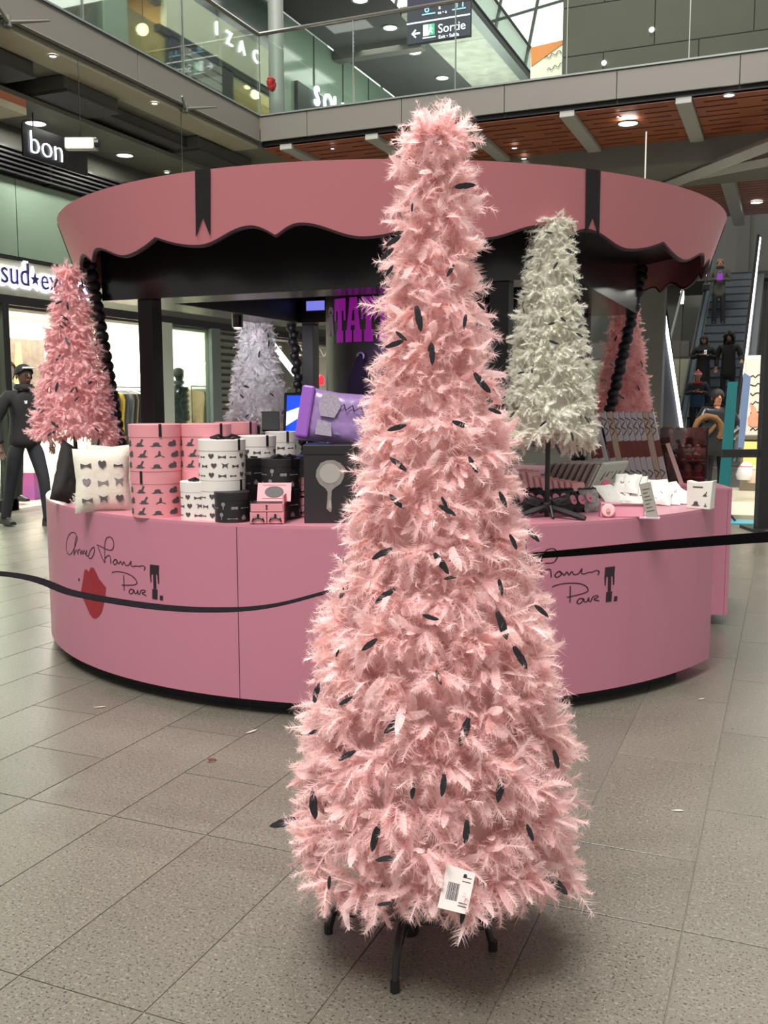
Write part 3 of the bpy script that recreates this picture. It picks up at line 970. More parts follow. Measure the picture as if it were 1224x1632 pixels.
# shop corner on the right behind the black frame
SWY = 15.2
sw = tag(MB().box(on_y(1184, 640, SWY).x, 3, SWY, SWY + .1, 0, 1.95).build('wall_right_shop', whitewall), kind='structure')
MB().box(-.80, -.74, 11.0, SWY, -.002, .006).build('threshold', alu, sw)
MB().box(-.74, 3, 11.6, SWY, -.002, .004).build('shop_floor', mat('pale_shop_floor', (222, 214, 194), .35, noise=(2, .06), coords='World'), sw)
area('right_shop_light', (.3, 13.4, 2.9), 1.4, 46, (1, .97, .88))
pst = empty('wall_poster', (0, SWY, 0), 0, 'white wall poster with black handwriting and an orange flame shape', 'poster')
q0, q1 = on_y(1188, 690, SWY), on_y(1226, 572, SWY)
MB().box(q0.x - .02, q1.x + .8, -.03, -.001, q0.z - .1, min(q1.z, 1.93)).build('board', mat('poster_paper', (228, 220, 204), .7, noise=(3, .05)), pst)
for k in range(7):
    yv = 601 + k * 14
    q = on_y(1196, yv, SWY)
    path = [(q.x + .035 * i, -.034, q.z + .022 * math.sin(i * 2.3 + k) + .006 * i) for i in range(20)]
    MB().tube(path, .009, 5).build('script_line', blackm, pst)
q = on_y(1200, 668, SWY)
MB().prism([(0, -.12), (.09, -.1), (.13, 0), (.1, .12), (.07, .06), (.03, .17), (-.05, .24), (-.02, .1), (-.07, .02), (-.06, -.08)], -.045, -.036, lambda u, v, t: (q.x + u, t, q.z + v)).build('flame_print', mat('flame', (222, 120, 70), .6, noise=(9, .3), rgb2=(230, 180, 150)), pst)
cb = empty('yellow_cabinet', (0, SWY - .52, 0), 0, 'low cabinet with two glowing yellow doors and dark top', 'cabinet')
c0, c1 = on_y(1180, 727, SWY - .5), on_y(1214, 700, SWY - .5)
z0c = max(.05, on_y(1190, 724, SWY - .5).z)
z1c = on_y(1190, 697, SWY - .5).z
MB().box(c0.x, c0.x + .95, 0, .45, 0, z1c - .03).build('body', mat('cabinet_brown', (112, 100, 84), .5, noise=(5, .2)), cb, bevel=.01)
MB().box(c0.x - .03, c0.x + .98, -.03, .47, z1c - .03, z1c + .02).build('top', mat('cabinet_top', (96, 88, 74), .4), cb)
for k in range(3):
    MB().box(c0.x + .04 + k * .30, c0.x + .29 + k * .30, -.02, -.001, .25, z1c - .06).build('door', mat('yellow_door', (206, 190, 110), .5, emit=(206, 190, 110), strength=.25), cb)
ps = empty('purple_card', (c0.x + .42, SWY - .4, z1c + .02), 0, 'small purple arched card on the cabinet', 'card')
MB().prism([(-.11, 0), (.11, 0), (.11, .18), (.07, .25), (-.07, .25), (-.11, .18)], -.01, .01, lambda u, v, t: (u, t, v)).build('card', mat('violet_card', (92, 64, 120), .5), ps)
MB().prism([(-.14, 0), (.14, 0), (.14, .2), (.09, .29), (-.09, .29), (-.14, .2)], .01, .02, lambda u, v, t: (u, t, v)).build('border', mat('gold_border', (206, 160, 90), .4), ps)
MB().box(-.06, .06, -.014, -.011, .08, .10).build('print', whitewall, ps)
for k, (px, py) in enumerate(((1189, 752), (1206, 757))):
    p = on_y(px, py, 13.2)
    sb = empty('white_shoe_box', (p.x, 13.2, max(p.z - .1, .004)), 0, ['white bundle on the shop floor behind the crossbar', 'pale bundle beside the black frame post'][k], 'bundle')
    MB().lathe([(0, 0), (.11, .0), (.13, .06), (.10, .15), (.05, .22), (0, .24)], 12, sy=.8).build('bundle', mat('bundle_%d' % k, ((226, 220, 214), (216, 196, 170))[k], .8, noise=(20, .2)), sb, smooth=True)
    MB().lathe([(.07, .15), (.09, .155), (.09, .175), (.07, .18)], 12, sy=.8).build('band', mat('rose', (200, 120, 120), .7), sb)

# teal banner stand
tb0 = on_z(1166, 834, 0)
tb = empty('banner_stand', (tb0.x - .07, tb0.y + .12, 0), .12, 'tall teal banner stand with flat turquoise foot plate', 'display stand')
teal = mat('teal_banner', (18, 104, 106), .5, noise=(3, .15))
MB().prism([(-.10, .04), (.02, .04), (.07, 1.50), (-.03, 1.50)], 0, .02, lambda u, v, t: (u, t, v)).build('banner', teal, tb)
MB().box(-.14, .30, -.20, .14, 0, .014).build('foot_plate', mat('turquoise_plate', (60, 160, 178), .35), tb, bevel=.004)
MB().tube([(.03, -.02, .1), (.1, -.03, .014)], .012, 6).build('brace', blackm, tb)
MB().prism([(.10, .8), (.16, .8), (.20, 1.55), (.125, 1.6)], .03, .04, lambda u, v, t: (u, t, v)).build('blue_print', mat('blue_print', (128, 150, 186), .4, noise=(5, .3)), tb)

# black frame on the right edge
fp = on_z(1212, 846, 0)
fr = empty('garment_rail', (fp.x, fp.y, 0), CAM_YAW, 'tall black metal rail frame with crossbar at the right edge', 'frame')
MB().box(-.055, .06, -.05, .05, 0, 2.45).build('upright', blackm, fr, bevel=.006)
MB().box(1.0, 1.1, -.05, .05, 0, 2.45).build('upright', blackm, fr, bevel=.006)
MB().box(-.055, 1.1, -.05, .05, 2.38, 2.45).build('top_bar', blackm, fr)
MB().box(-.42, 1.1, -.03, .03, .74, .82).build('crossbar', blackm, fr)
MB().box(.06, 1.0, .0, .02, .5, 1.2).build('infill_panel', mat('infill_dark', (44, 42, 46), .5, noise=(4, .3)), fr)
MB().box(-.12, 1.16, -.25, .25, 0, .03).build('base_bar', blackm, fr)


# ================================================================== THE KIOSK
pinkc = mat('pink_counter_laminate', (190, 123, 142), .42, noise=(1.6, .05), bump=(90, .02), coords='World')
pinkt = mat('pink_counter_top', (202, 133, 150), .3, noise=(2, .04), coords='World')
pinkcan = mat('pink_canopy_board', (208, 130, 139), .5, noise=(1.4, .06), bump=(90, .02), coords='World')
blackg = mat('black_gloss', (26, 25, 28), .22, coat=.2)
blackp = mat('black_plinth', (26, 22, 28), .5)
inkm = mat('black_ink', (38, 22, 34), .5)
lipred = mat('lip_red', (150, 28, 40), .5, noise=(12, .08))
soffm = mat('soffit_aluminium', (120, 116, 114), .22, metal=.75, noise=(2, .08), coords='World')


def kpt(theta_deg, r, z):
    a = math.radians(theta_deg)
    return Vector((r * math.cos(a), r * math.sin(a), z))


def on_cyl(x, y, r):
    """angle (deg) and height where a sight line meets the counter's front"""
    d = ray(x, y)
    o = EYE - Vector((KC.x, KC.y, 0))
    A = d.x ** 2 + d.y ** 2
    B = 2 * (o.x * d.x + o.y * d.y)
    C = o.x ** 2 + o.y ** 2 - r * r
    D = max(B * B - 4 * A * C, 0)
    t = (-B - math.sqrt(D)) / (2 * A)
    p = o + d * t
    return math.degrees(math.atan2(p.y, p.x)), p.z


kc1 = empty('kiosk_counter', KC, 0, 'curved pink front counter with handwritten lettering and red lips', 'counter')
A0, A1 = -152.0, -16.4
for a, b in ((A0, -129.5), (-129.5, -86.6), (-86.6, -51.5), (-51.5, A1)):
    arc_slab(KR - .02, KR, .065, .797, a + .06, b - .06, max(6, int((b - a) / 1.5))).build('front_panel', pinkc, kc1)
arc_slab(1.30, KR, .797, KTOP, A0, A1, 90).build('counter_top', pinkt, kc1)
arc_slab(1.32, KR - .022, .065, .797, A0 + .02, A0 + .6, 2).build('end_panel', pinkc, kc1)
arc_slab(1.32, KR - .022, .065, .797, A1 - .6, A1 - .02, 2).build('end_panel', pinkc, kc1)
arc_slab(1.32, 1.34, .065, .797, A0 + .7, A1 - .7, 60).build('inner_panel', blackp, kc1)
arc_slab(1.40, KR - .09, 0, .065, A0 + 4, -21.5, 80).build('plinth', blackp, kc1)

kc2 = empty('kiosk_counter', KC, 0, 'curved pink rear counter carrying the leaning books', 'counter')
B0, B1 = 13.5, 190.0
for a, b in ((B0, 60), (60, 105), (105, 150), (150, B1)):
    arc_slab(KR - .02, KR, .065, .797, a + .06, b - .06, 28).build('front_panel', pinkc, kc2)
arc_slab(1.30, KR, .797, KTOP, B0, B1, 100).build('counter_top', pinkt, kc2)
arc_slab(1.32, KR - .022, .065, .797, B0 + .02, B0 + .6, 2).build('end_panel', pinkc, kc2)
arc_slab(1.32, KR - .022, .065, .797, B1 - .6, B1 - .02, 2).build('end_panel', pinkc, kc2)
arc_slab(1.32, 1.34, .065, .797, B0 + .7, B1 - .7, 60).build('inner_panel', blackp, kc2)
arc_slab(1.40, KR - .09, 0, .065, B0 + 5, B1 - 4, 80).build('plinth', blackp, kc2)

# --- handwriting (strokes read in a 1224 x 1095 crop, placed on the counter's front)
STROKES = [
    [(205, 150), (195, 128), (165, 118), (130, 145), (106, 210), (103, 290), (120, 340), (150, 338), (180, 290), (205, 220), (215, 175), (205, 150)],
    [(205, 150), (190, 240), (180, 350), (195, 315), (212, 300), (222, 345), (228, 300), (243, 295), (250, 345), (262, 300), (272, 345), (285, 300), (298, 345), (312, 300), (308, 355), (330, 355), (352, 300), (385, 270), (390, 320), (365, 378), (338, 385), (330, 365)],
    [(415, 245), (460, 265), (510, 290), (560, 303), (585, 275), (588, 225), (572, 180), (540, 166), (512, 185), (497, 250), (497, 350), (500, 432)],
    [(428, 268), (452, 330), (475, 390), (500, 432)],
    [(500, 385), (528, 358), (552, 366), (560, 438)],
    [(602, 395), (582, 425), (597, 448), (622, 432), (618, 402), (602, 395), (626, 415), (643, 442), (660, 415), (676, 450), (694, 420), (712, 455), (745, 452), (768, 412), (766, 455), (790, 468), (825, 462), (850, 468), (885, 460), (912, 480), (898, 506)],
    [(570, 532), (600, 522), (660, 524), (740, 546), (800, 585), (827, 630), (815, 652), (760, 660), (672, 660)],
    [(690, 558), (694, 640), (696, 716)],
    [(764, 700), (746, 728), (764, 750), (788, 735), (785, 708), (764, 700), (796, 712), (804, 744), (826, 742), (836, 712), (840, 748), (856, 750), (870, 716), (905, 712), (912, 730), (878, 742), (926, 770)],
]
BLOCKS = [
    [(962, 448), (1055, 458), (1052, 552), (960, 546)], [(960, 546), (976, 546), (977, 632), (967, 630)], [(1036, 550), (1054, 551), (1056, 645), (1044, 644)],
    [(992, 548), (1024, 551), (1028, 700), (998, 700)], [(985, 700), (1040, 706), (1038, 810), (985, 800)], [(1064, 765), (1096, 769), (1093, 817), (1061, 812)],
    [(226, 590), (238, 588), (240, 616), (229, 618)]]
LIPS = [(300, 497), (318, 504), (335, 527), (348, 490), (365, 478), (385, 486), (410, 535), (440, 600), (510, 685), (503, 760), (488, 850), (468, 930), (440, 978), (402, 1003), (370, 992), (340, 950), (315, 890), (290, 830), (250, 740), (262, 680), (274, 610), (282, 545), (290, 510)]


def crop_px(u, v):
    return 90 + u * 190 / 1224.0, 830 + v * 170 / 1095.0


def cyl_uv(u, v):
    return on_cyl(*crop_px(u, v), KR)


def smooth_path(pts, n=4):
    out = []
    P = [Vector((a, b)) for a, b in pts]
    for i in range(len(P) - 1):
        p0, p1, p2, p3 = P[max(i - 1, 0)], P[i], P[i + 1], P[min(i + 2, len(P) - 1)]
        for k in range(n):
            t = k / n
            out.append(.5 * ((2 * p1) + (-p0 + p2) * t + (2 * p0 - 5 * p1 + 4 * p2 - p3) * t * t + (-p0 + 3 * p1 - 3 * p2 + p3) * t ** 3))
    out.append(P[-1])
    return out


def ribbon_on_cyl(strokes, dth, wid, r):
    mb = MB()
    for s in strokes:
        pts = [cyl_uv(*p) for p in smooth_path(s)]
        pts = [Vector((math.radians(a) * r, z)) for a, z in pts]
        vs, fs = [], []
        for i, p in enumerate(pts):
            t = pts[min(i + 1, len(pts) - 1)] - pts[max(i - 1, 0)]
            if t.length < 1e-6:
                t = Vector((1, 0))
            t.normalize()
            nrm = Vector((-t.y, t.x))
            w = wid * (.75 + .35 * abs(t.y))
            for q in (p + nrm * w / 2, p - nrm * w / 2):
                a = q.x / r + math.radians(dth)
                vs.append(((r + .0012) * math.cos(a), (r + .0012) * math.sin(a), q.y))
        for i in range(len(pts) - 1):
            fs.append((2 * i, 2 * i + 1, 2 * i + 3, 2 * i + 2))
        mb.add(vs, fs)
    return mb


def poly_on_cyl(polys, dth, r):
    mb = MB()
    for s in polys:
        q = [cyl_uv(*p) for p in s]
        c = (sum(a for a, z in q) / len(q), sum(z for a, z in q) / len(q))
        ring = q
        vs = []
        for a, z in ring + [c]:
            a = math.radians(a + dth)
            vs.append(((r + .0014) * math.cos(a), (r + .0014) * math.sin(a), z))
        n = len(ring)
        mb.add(vs, [(i, (i + 1) % n, n) for i in range(n)])
    return mb


t_left, _ = on_cyl(244, 925, KR)
t_right, _ = on_cyl(968, 932, KR)
for dth in (0.0, t_right - t_left):
    ribbon_on_cyl(STROKES, dth, .0052, KR).build('handwriting', inkm, kc1, fix=False)
    poly_on_cyl(BLOCKS[:5], dth, KR).build('figure_logo', inkm, kc1, fix=False)
    poly_on_cyl(BLOCKS[5:6], dth, KR).build('full_stop', inkm, kc1, fix=False)
    poly_on_cyl(BLOCKS[6:], dth, KR).build('beauty_spot', inkm, kc1, fix=False)
    poly_on_cyl([LIPS], dth, KR).build('lips_print', lipred, kc1, fix=False)

# ------------------------------------------------------------------ canopy and frame
CANZ, CANR, CK = 2.269, 1.868, .33
kk = empty('kiosk_canopy', KC, 0, 'round pink scalloped canopy on a black post frame', 'kiosk')


def scallop(th):
    phi = (th + 83.4 + 20) % 40 - 20
    a = abs(phi)
    if a < 3.6:
        return 1.992 + .044 * math.sin(PI / 2 * a / 3.6)
    if a < 12:
        return 1.977 + .059 * (.5 + .5 * math.cos(PI * (a - 3.6) / 8.4))
    return 1.977 + .053 * ((a - 12) / 8) ** 1.8


def cone_r(z):
    return CANR + CK * (z - CANZ)


def canopy_shell(zt, zb_off, dr0, dr1, zfun, nz=6, n=720):
    vs, fs = [], []
    for k in range(n):
        th = 360.0 * k / n
        zb = zfun(th) + zb_off
        for side in (0, 1):
            for i in range(nz + 1):
                z = (zt if not callable(zt) else zt(th)) * (1 - i / nz) + zb * i / nz
                r = cone_r(z) + (dr0 if side == 0 else dr1)
                a = math.radians(th)
                vs.append((r * math.cos(a), r * math.sin(a), z))
    m = 2 * (nz + 1)
    for k in range(n):
        p, q = k * m, ((k + 1) % n) * m
        for i in range(nz):
            fs.append((p + i, p + i + 1, q + i + 1, q + i))
            o = nz + 1
            fs.append((p + o + i, q + o + i, q + o + i + 1, p + o + i + 1))
        fs.append((p + nz, p + nz + o, q + nz + o, q + nz))
        fs.append((p, q, q + o, p + o))
    return MB().add(vs, fs)


canopy_shell(CANZ, 0, 0, -.012, scallop).build('canopy_board', pinkcan, kk, smooth=True, fix=False)
canopy_shell(lambda th: scallop(th) + .0085, -.0015, .0016, -.0136, scallop, nz=1).build('scallop_trim', mat('dark_edge', (52, 30, 36), .5), kk, fix=False)
MB().lathe([(0, CANZ - .05), (CANR - .03, CANZ - .05), (CANR - .03, CANZ - .065), (0, CANZ - .065)], 96).build('roof_panel', blackp, kk)
for n in range(7):
    th0 = -92.4 + n * 51.43
    hw = .0375
    skew = {0: -2.1, 1: 2.2}.get(n, 0.0)
    vs, fs = [], []
    rows = [(2.268, 0, 1), (2.20, 0, 1), (2.14, 0, 1), (2.092, 0, 1)]
    pts = []
    mb = MB()

    def rp(u, z, dr):
        r = cone_r(z) + dr
        a = math.radians(th0 + skew * (z - 2.27) / -.25) + u / r
        return (r * math.cos(a), r * math.sin(a), z)
    for dr0, dr1 in ((.003, .006),):
        poly = [(-hw, 2.27), (hw, 2.27), (hw, 2.018), (0, 2.092), (-hw, 2.018)]
        quads = [[(-hw, 2.27), (0, 2.27), (0, 2.092), (-hw, 2.018)], [(0, 2.27), (hw, 2.27), (hw, 2.018), (0, 2.092)]]
        for qd in quads:
            v8 = [rp(u, z, dr0) for u, z in qd] + [rp(u, z, dr1) for u, z in qd]
            mb.add(v8, [(0, 1, 2, 3), (7, 6, 5, 4), (0, 4, 5, 1), (1, 5, 6, 2), (2, 6, 7, 3), (3, 7, 4, 0)])
    mb.build('ribbon', blackp, kk)

# black box frame under the canopy
X0, X1, Y0, Y1, ZB0, ZB1 = -1.29, 1.29, -1.03, 1.03, 1.86, CANZ - .066
MB().box(X0, X1, Y0, Y0 + .02, ZB0, ZB1).build('fascia', blackg, kk)
MB().box(X0, X1, Y1 - .02, Y1, ZB0, ZB1).build('fascia', blackg, kk)
MB().box(X0, X0 + .02, Y0 + .02, Y1 - .02, ZB0, ZB1).build('fascia', blackg, kk)
MB().box(X1 - .02, X1, Y0 + .02, Y1 - .02, ZB0, ZB1).build('fascia', blackg, kk)
W_ = .27
MB().box(X0 + .02, X1 - .02, Y0 + .02, Y0 + W_, ZB0, ZB0 + .02).build('soffit', soffm, kk)
MB().box(X0 + .02, X1 - .02, Y1 - W_, Y1 - .02, ZB0, ZB0 + .02).build('soffit', soffm, kk)
MB().box(X0 + .02, X0 + W_, Y0 + W_, Y1 - W_, ZB0, ZB0 + .02).build('soffit', soffm, kk)
MB().box(X1 - W_, X1 - .02, Y0 + W_, Y1 - W_, ZB0, ZB0 + .02).build('soffit', soffm, kk)
MB().box(X0 + W_, X1 - W_, Y0 + W_, Y0 + W_ + .02, ZB0, ZB1 - .03).build('inner_fascia', blackp, kk)
MB().box(X0 + W_, X1 - W_, Y1 - W_ - .02, Y1 - W_, ZB0, ZB1 - .03).build('inner_fascia', blackp, kk)
MB().box(X0 + W_, X0 + W_ + .02, Y0 + W_, Y1 - W_, ZB0, ZB1 - .03).build('inner_fascia', blackp, kk)
MB().box(X1 - W_ - .02, X1 - W_, Y0 + W_, Y1 - W_, ZB0, ZB1 - .03).build('inner_fascia', blackp, kk)
for px_, py_ in ((-1.03, -.96), (.95, -.96), (.95, .96), (-1.03, .96)):
    MB().box(px_ - .046, px_ + .046, py_ - .046, py_ + .046, 0, ZB0).build('post', blackp, kk, bevel=.004)
# beaded columns
bead_me = MB().lathe([(0, -.034), (.020, -.032), (.034, -.018), (.038, 0), (.034, .018), (.020, .032), (0, .034)], 14).mesh('bead', blackp, True)


def on_radius(x, y, r, far=False):
    d = ray(x, y)
    o = EYE - Vector((KC.x, KC.y, 0))
    A = d.x ** 2 + d.y ** 2
    B = 2 * (o.x * d.x + o.y * d.y)
    C = o.x ** 2 + o.y ** 2 - r * r
    t = (-B + (1 if far else -1) * math.sqrt(max(B * B - 4 * A * C, 0))) / (2 * A)
    return o + d * t


COLS = []
for (tx, ty, rt, ft), (bx_, by_, rb, fb) in (((141, 408, 1.70, False), (190, 700, 1.55, False)), ((1024, 430, 1.70, True), (972, 655, 1.42, True)),
                                             ((464, 500, 1.55, True), (478, 640, 1.45, True))):
    p, q = on_radius(tx, ty, rt, ft), on_radius(bx_, by_, rb, fb)
    COLS.append((p, q))
for p, q in COLS:
    dv = q - p
    q = p + dv * ((KTOP - p.z) / dv.z)
    dv = q - p
    n = int(dv.length / .052)
    side = dv.normalized().cross(Vector((p.x, p.y, 0)).normalized())
    for i in range(n + 1):
        c = p + dv * (i / n) + side * (.008 if i % 2 else -.008)
        if c.z > 2.16:
            continue
        link('bead', bead_me, kk, c, (0, (.35 if i % 2 else -.35), RNG.random() * 6))
# little white mast on the roof
mp = at_d(1029, 250, 5.2)
MB().tube([(mp.x - KC.x, mp.y - KC.y, CANZ - .05), (mp.x - KC.x, mp.y - KC.y, at_d(1028, 211, 5.2).z)], .004, 6).build('mast', whitewall, kk)

# central drum with lettering
DR = .39
dr = empty('display_drum', KC, 0, 'large black drum with big purple-lit letters in the middle of the kiosk', 'drum')
MB().lathe([(0, 0), (DR, 0), (DR, ZB1 - .0), (0, ZB1)], 64).build('drum', mat('drum_black', (40, 32, 36), .35, noise=(2, .1)), dr, smooth=True)
purple = mat('purple_lit_letter', (172, 34, 176), .5, emit=(160, 20, 170), strength=.28)  # purple lamp light put into the letters' colour and faint glow
GL = {
    'T': [[(0, .72), (0, .5), (.15, .5), (.18, .72)], [(0, .72), (1, .72), (1, 1), (0, 1)], [(.82, .72), (.85, .5), (1, .5), (1, .72)],
          [(.3, .27), (.7, .27), (.68, .72), (.32, .72)], [(.2, 0), (.8, 0), (.8, .27), (.2, .27)]],
    'A': [[(0, 0), (.42, 0), (.42, .27), (0, .27)], [(.52, 0), (1, 0), (1, .27), (.52, .27)], [(.08, .27), (.34, .27), (.47, .72), (.22, .72)],
          [(.60, .27), (.92, .27), (.80, .72), (.57, .72)], [(.22, .72), (.80, .72), (.74, 1), (.28, 1)], [(.34, .38), (.62, .38), (.60, .48), (.37, .48)]],
    'I': [[(0, .73), (1, .73), (1, 1), (0, 1)], [(.2, .27), (.8, .27), (.8, .73), (.2, .73)], [(0, 0), (1, 0), (1, .27), (0, .27)]],
}


def drum_pt(x, y):
    o = on_radius(x, y, DR)
    return math.atan2(o.y, o.x), o.z


za, zb_ = drum_pt(560, 545)[1], drum_pt(560, 474)[1]
for ch, x0, x1 in (('T', 534, 551.5), ('A', 551, 577), ('T', 576, 600), ('I', 603, 618)):
    a_0, a_1 = drum_pt(x0, 510)[0], drum_pt(x1, 510)[0]
    for qd in GL[ch]:
        n = 4
        vs, fs = [], []
        for k in range(n + 1):
            t = k / n
            for (ax, ay), (bx2, by2) in ((qd[0], qd[1]), (qd[3], qd[2])):
                uu, vv = ax + (bx2 - ax) * t, ay + (by2 - ay) * t
                a = a_0 + (a_1 - a_0) * uu
                vs.append(((DR + .003) * math.cos(a), (DR + .003) * math.sin(a), za + (zb_ - za) * vv))
        for k in range(n):
            fs.append((2 * k, 2 * k + 2, 2 * k + 3, 2 * k + 1))
        if qd is GL[ch][0]:
            mb = MB()
        mb.add(vs, fs)
    mb.build('letter', purple, dr, fix=False)
# small white figure mark beside the letters
mark = MB()
pale = mat('mark_lilac', (176, 150, 190), .5)
for poly in (ellipse(528, 497, 4.2, 8.0, 12), [(525, 505), (531, 505), (533, 536), (529, 536)], [(525, 505), (528, 505), (527, 536), (524, 536)]):
    pts = [drum_pt(*p) for p in poly]
    mark.add([((DR + .003) * math.cos(a), (DR + .003) * math.sin(a), z) for a, z in pts], [tuple(range(len(pts)))])
mark.build('figure_mark', pale, dr, fix=False)
d_ = [drum_pt(*p) for p in ellipse(528, 499, 1.8, 2.6, 8)]
MB().add([((DR + .004) * math.cos(a), (DR + .004) * math.sin(a), z) for a, z in d_], [tuple(range(8))]).build('figure_dot', inkm, dr, fix=False)
# hook with hanging black apron
a, z = drum_pt(577, 568)
hk = empty('hanging_apron', KC, 0, 'black garment hanging from a pale ring on the drum', 'garment')
cpt = Vector(((DR + .02) * math.cos(a), (DR + .02) * math.sin(a), z))
tg = Vector((-math.sin(a), math.cos(a), 0))
nr = Vector((math.cos(a), math.sin(a), 0))
MB().tube([cpt + tg * (.02 * math.cos(k * PI / 8)) + Vector((0, 0, .02 * math.sin(k * PI / 8))) for k in range(-2, 11)], .006, 6).build('ring', mat('ring_grey', (150, 146, 150), .3), hk)
MB().prism([(-.012, .0), (.012, 0), (.06, -.12), (.085, -.34), (-.085, -.34), (-.06, -.12)], .004, .02, lambda u_, v_, t_: tuple(cpt + tg * u_ + nr * t_ + Vector((0, 0, v_)))).build('cloth', mat('black_cloth', (22, 20, 24), .9, noise=(8, .2)), hk)

# LED floods inside the canopy
vio = mat('violet_led', (150, 150, 255), .4, emit=(120, 125, 225), strength=.9)
le = empty('led_flood', KC + Vector((-.86, .74, 1.97)), 0, 'small bluish LED flood lamp inside the canopy', 'lamp')
MB().box(-.08, .08, -.03, .03, -.04, .04).build('housing', blackg, le, bevel=.006)
MB().box(-.07, .07, -.034, -.030, -.032, .032).build('lens', vio, le)
MB().tube([(0, 0, .04), (0, .04, .12), (0, .08, .16)], .01, 6).build('bracket', blackg, le)
sp = bpy.data.lights.new('violet_led_beam', 'SPOT')
sp.energy = 26
sp.color = (.55, .30, 1.0)
sp.spot_size = math.radians(62)
sp.spot_blend = .6
so_ = bpy.data.objects.new('violet_led_beam', sp)
so_.location = KC + Vector((.30, -.98, 1.83))
COL.objects.link(so_)
tgt = KC + Vector((.22, -.45, 1.35))
so_.rotation_euler = (tgt - so_.location).to_track_quat('-Z', 'Y').to_euler()

ks = empty('tree_fill_spot', KC + Vector((-1.12, .1, 1.845)), 0, 'added small black spotlight under the canopy brightening the white back tree', 'lamp')  # spotlight and fixture added to brighten the dim back tree
MB().lathe([(0, .015), (.035, .015), (.035, -.05), (.03, -.06), (0, -.055)], 14).build('housing', blackg, ks, smooth=True)
MB().lathe([(0, -.0605), (.026, -.0605), (.026, -.058)], 14).build('lens', lampsoft, ks)
sp2 = bpy.data.lights.new('tree_fill_beam', 'SPOT')
sp2.energy = 20
sp2.color = (.95, .92, 1.0)
sp2.spot_size = math.radians(95)
sp2.spot_blend = .8
so2 = bpy.data.objects.new('tree_fill_beam', sp2)
so2.location = KC + Vector((-1.12, .1, 1.76))
COL.objects.link(so2)
so2.rotation_euler = (Vector((-.25, .7, -.35))).to_track_quat('-Z', 'Y').to_euler()


# ================================================================== FEATHER TREES
PINKF = feather_mat('pink_feather', (255, 218, 217), (255, 238, 236), .5)
PINKF2 = feather_mat('rose_feather', (251, 206, 209), (255, 228, 228), .5)
WHITEF = feather_mat('cream_feather', (238, 237, 226), (248, 247, 238), .48)
WHITEF2 = feather_mat('white_feather', (240, 236, 238), (250, 247, 250), .5)
BLACKF = mat('black_feather', (26, 24, 32), .38, noise=(60, .3), sheen=.3)
TS = np.array([0, .28, .58, .84, 1.0])
PROF = np.array([.22, .80, 1.0, .74, .10])


def feather_arrays(P, D, Bv, L, Wd, curl, rng, nb, bscale=1.0):
    N = len(P)
    S = np.cross(D, Bv)
    c = np.maximum(curl, .05)[:, None]

    def centre(t):
        t = np.asarray(t)
        ct = c * t
        return P[:, None, :] + L[:, None, None] * ((np.sin(ct) / c)[:, :, None] * D[:, None, :] + ((1 - np.cos(ct)) / c)[:, :, None] * Bv[:, None, :])

    def tang(t):
        ct = c * t
        return np.cos(ct)[:, :, None] * D[:, None, :] + np.sin(ct)[:, :, None] * Bv[:, None, :]

    def norm(t):
        ct = c * t
        return -np.sin(ct)[:, :, None] * D[:, None, :] + np.cos(ct)[:, :, None] * Bv[:, None, :]
    t5 = np.repeat(TS[None, :], N, 0)
    C, Nn = centre(t5), norm(t5)
    jl = rng.uniform(.6, 1.15, (N, 5))
    jr = rng.uniform(.6, 1.15, (N, 5))
    wl = (Wd[:, None] * PROF * jl)[:, :, None]
    wr = (Wd[:, None] * PROF * jr)[:, :, None]
    lift = rng.uniform(.0, .6, (N, 1, 1))
    left = C + S[:, None, :] * wl + Nn * wl * lift
    right = C - S[:, None, :] * wr + Nn * wr * lift
    V1 = np.stack([left, C, right], 2).reshape(N * 15, 3)
    q = []
    for i in range(4):
        for j in range(2):
            a = i * 3 + j
            q += [(a, a + 1, a + 4), (a, a + 4, a + 3)]
    q = np.array(q)
    F1 = (np.arange(N)[:, None, None] * 15 + q[None]).reshape(-1, 3)
    # barbs: fine curved strands that round each plume off
    tb = rng.uniform(.04, .97, (N, nb))
    Cb, Tb, Nb = centre(tb), tang(tb), norm(tb)
    sg = np.where(rng.random((N, nb)) < .5, -1.0, 1.0)[:, :, None]
    env = np.sin(PI * (.14 + .76 * tb)) ** .8
    ln = (L[:, None] * env * rng.uniform(.17, .34, (N, nb)))[:, :, None]
    side = S[:, None, :] * sg * rng.uniform(.7, 1.0, (N, nb, 1)) + Nb * rng.normal(0, .35, (N, nb, 1))
    p2 = Cb + ln * (.9 * side + rng.uniform(.35, 1.0, (N, nb, 1)) * Tb + Nb * rng.normal(0, .22, (N, nb, 1)))
    bw = rng.uniform(.0004, .0009, (N, nb, 1)) * bscale
    V2 = np.stack([Cb - Tb * bw, Cb + Tb * bw, p2], 2).reshape(-1, 3)
    F2 = np.arange(len(V2)).reshape(-1, 3) + len(V1)
    return np.concatenate([V1, V2]), np.concatenate([F1, F2])


def np_mesh(name, V, F, m):
    me = bpy.data.meshes.new(name)
    me.vertices.add(len(V))
    me.vertices.foreach_set('co', V.astype(np.float32).ravel())
    me.loops.add(F.size)
    me.loops.foreach_set('vertex_index', F.astype(np.int32).ravel())
    me.polygons.add(len(F))
    me.polygons.foreach_set('loop_start', np.arange(0, F.size, 3, dtype=np.int32))
    me.polygons.foreach_set('use_smooth', np.ones(len(F), dtype=bool))
    me.materials.append(m)
    me.update(calc_edges=True)
    return me


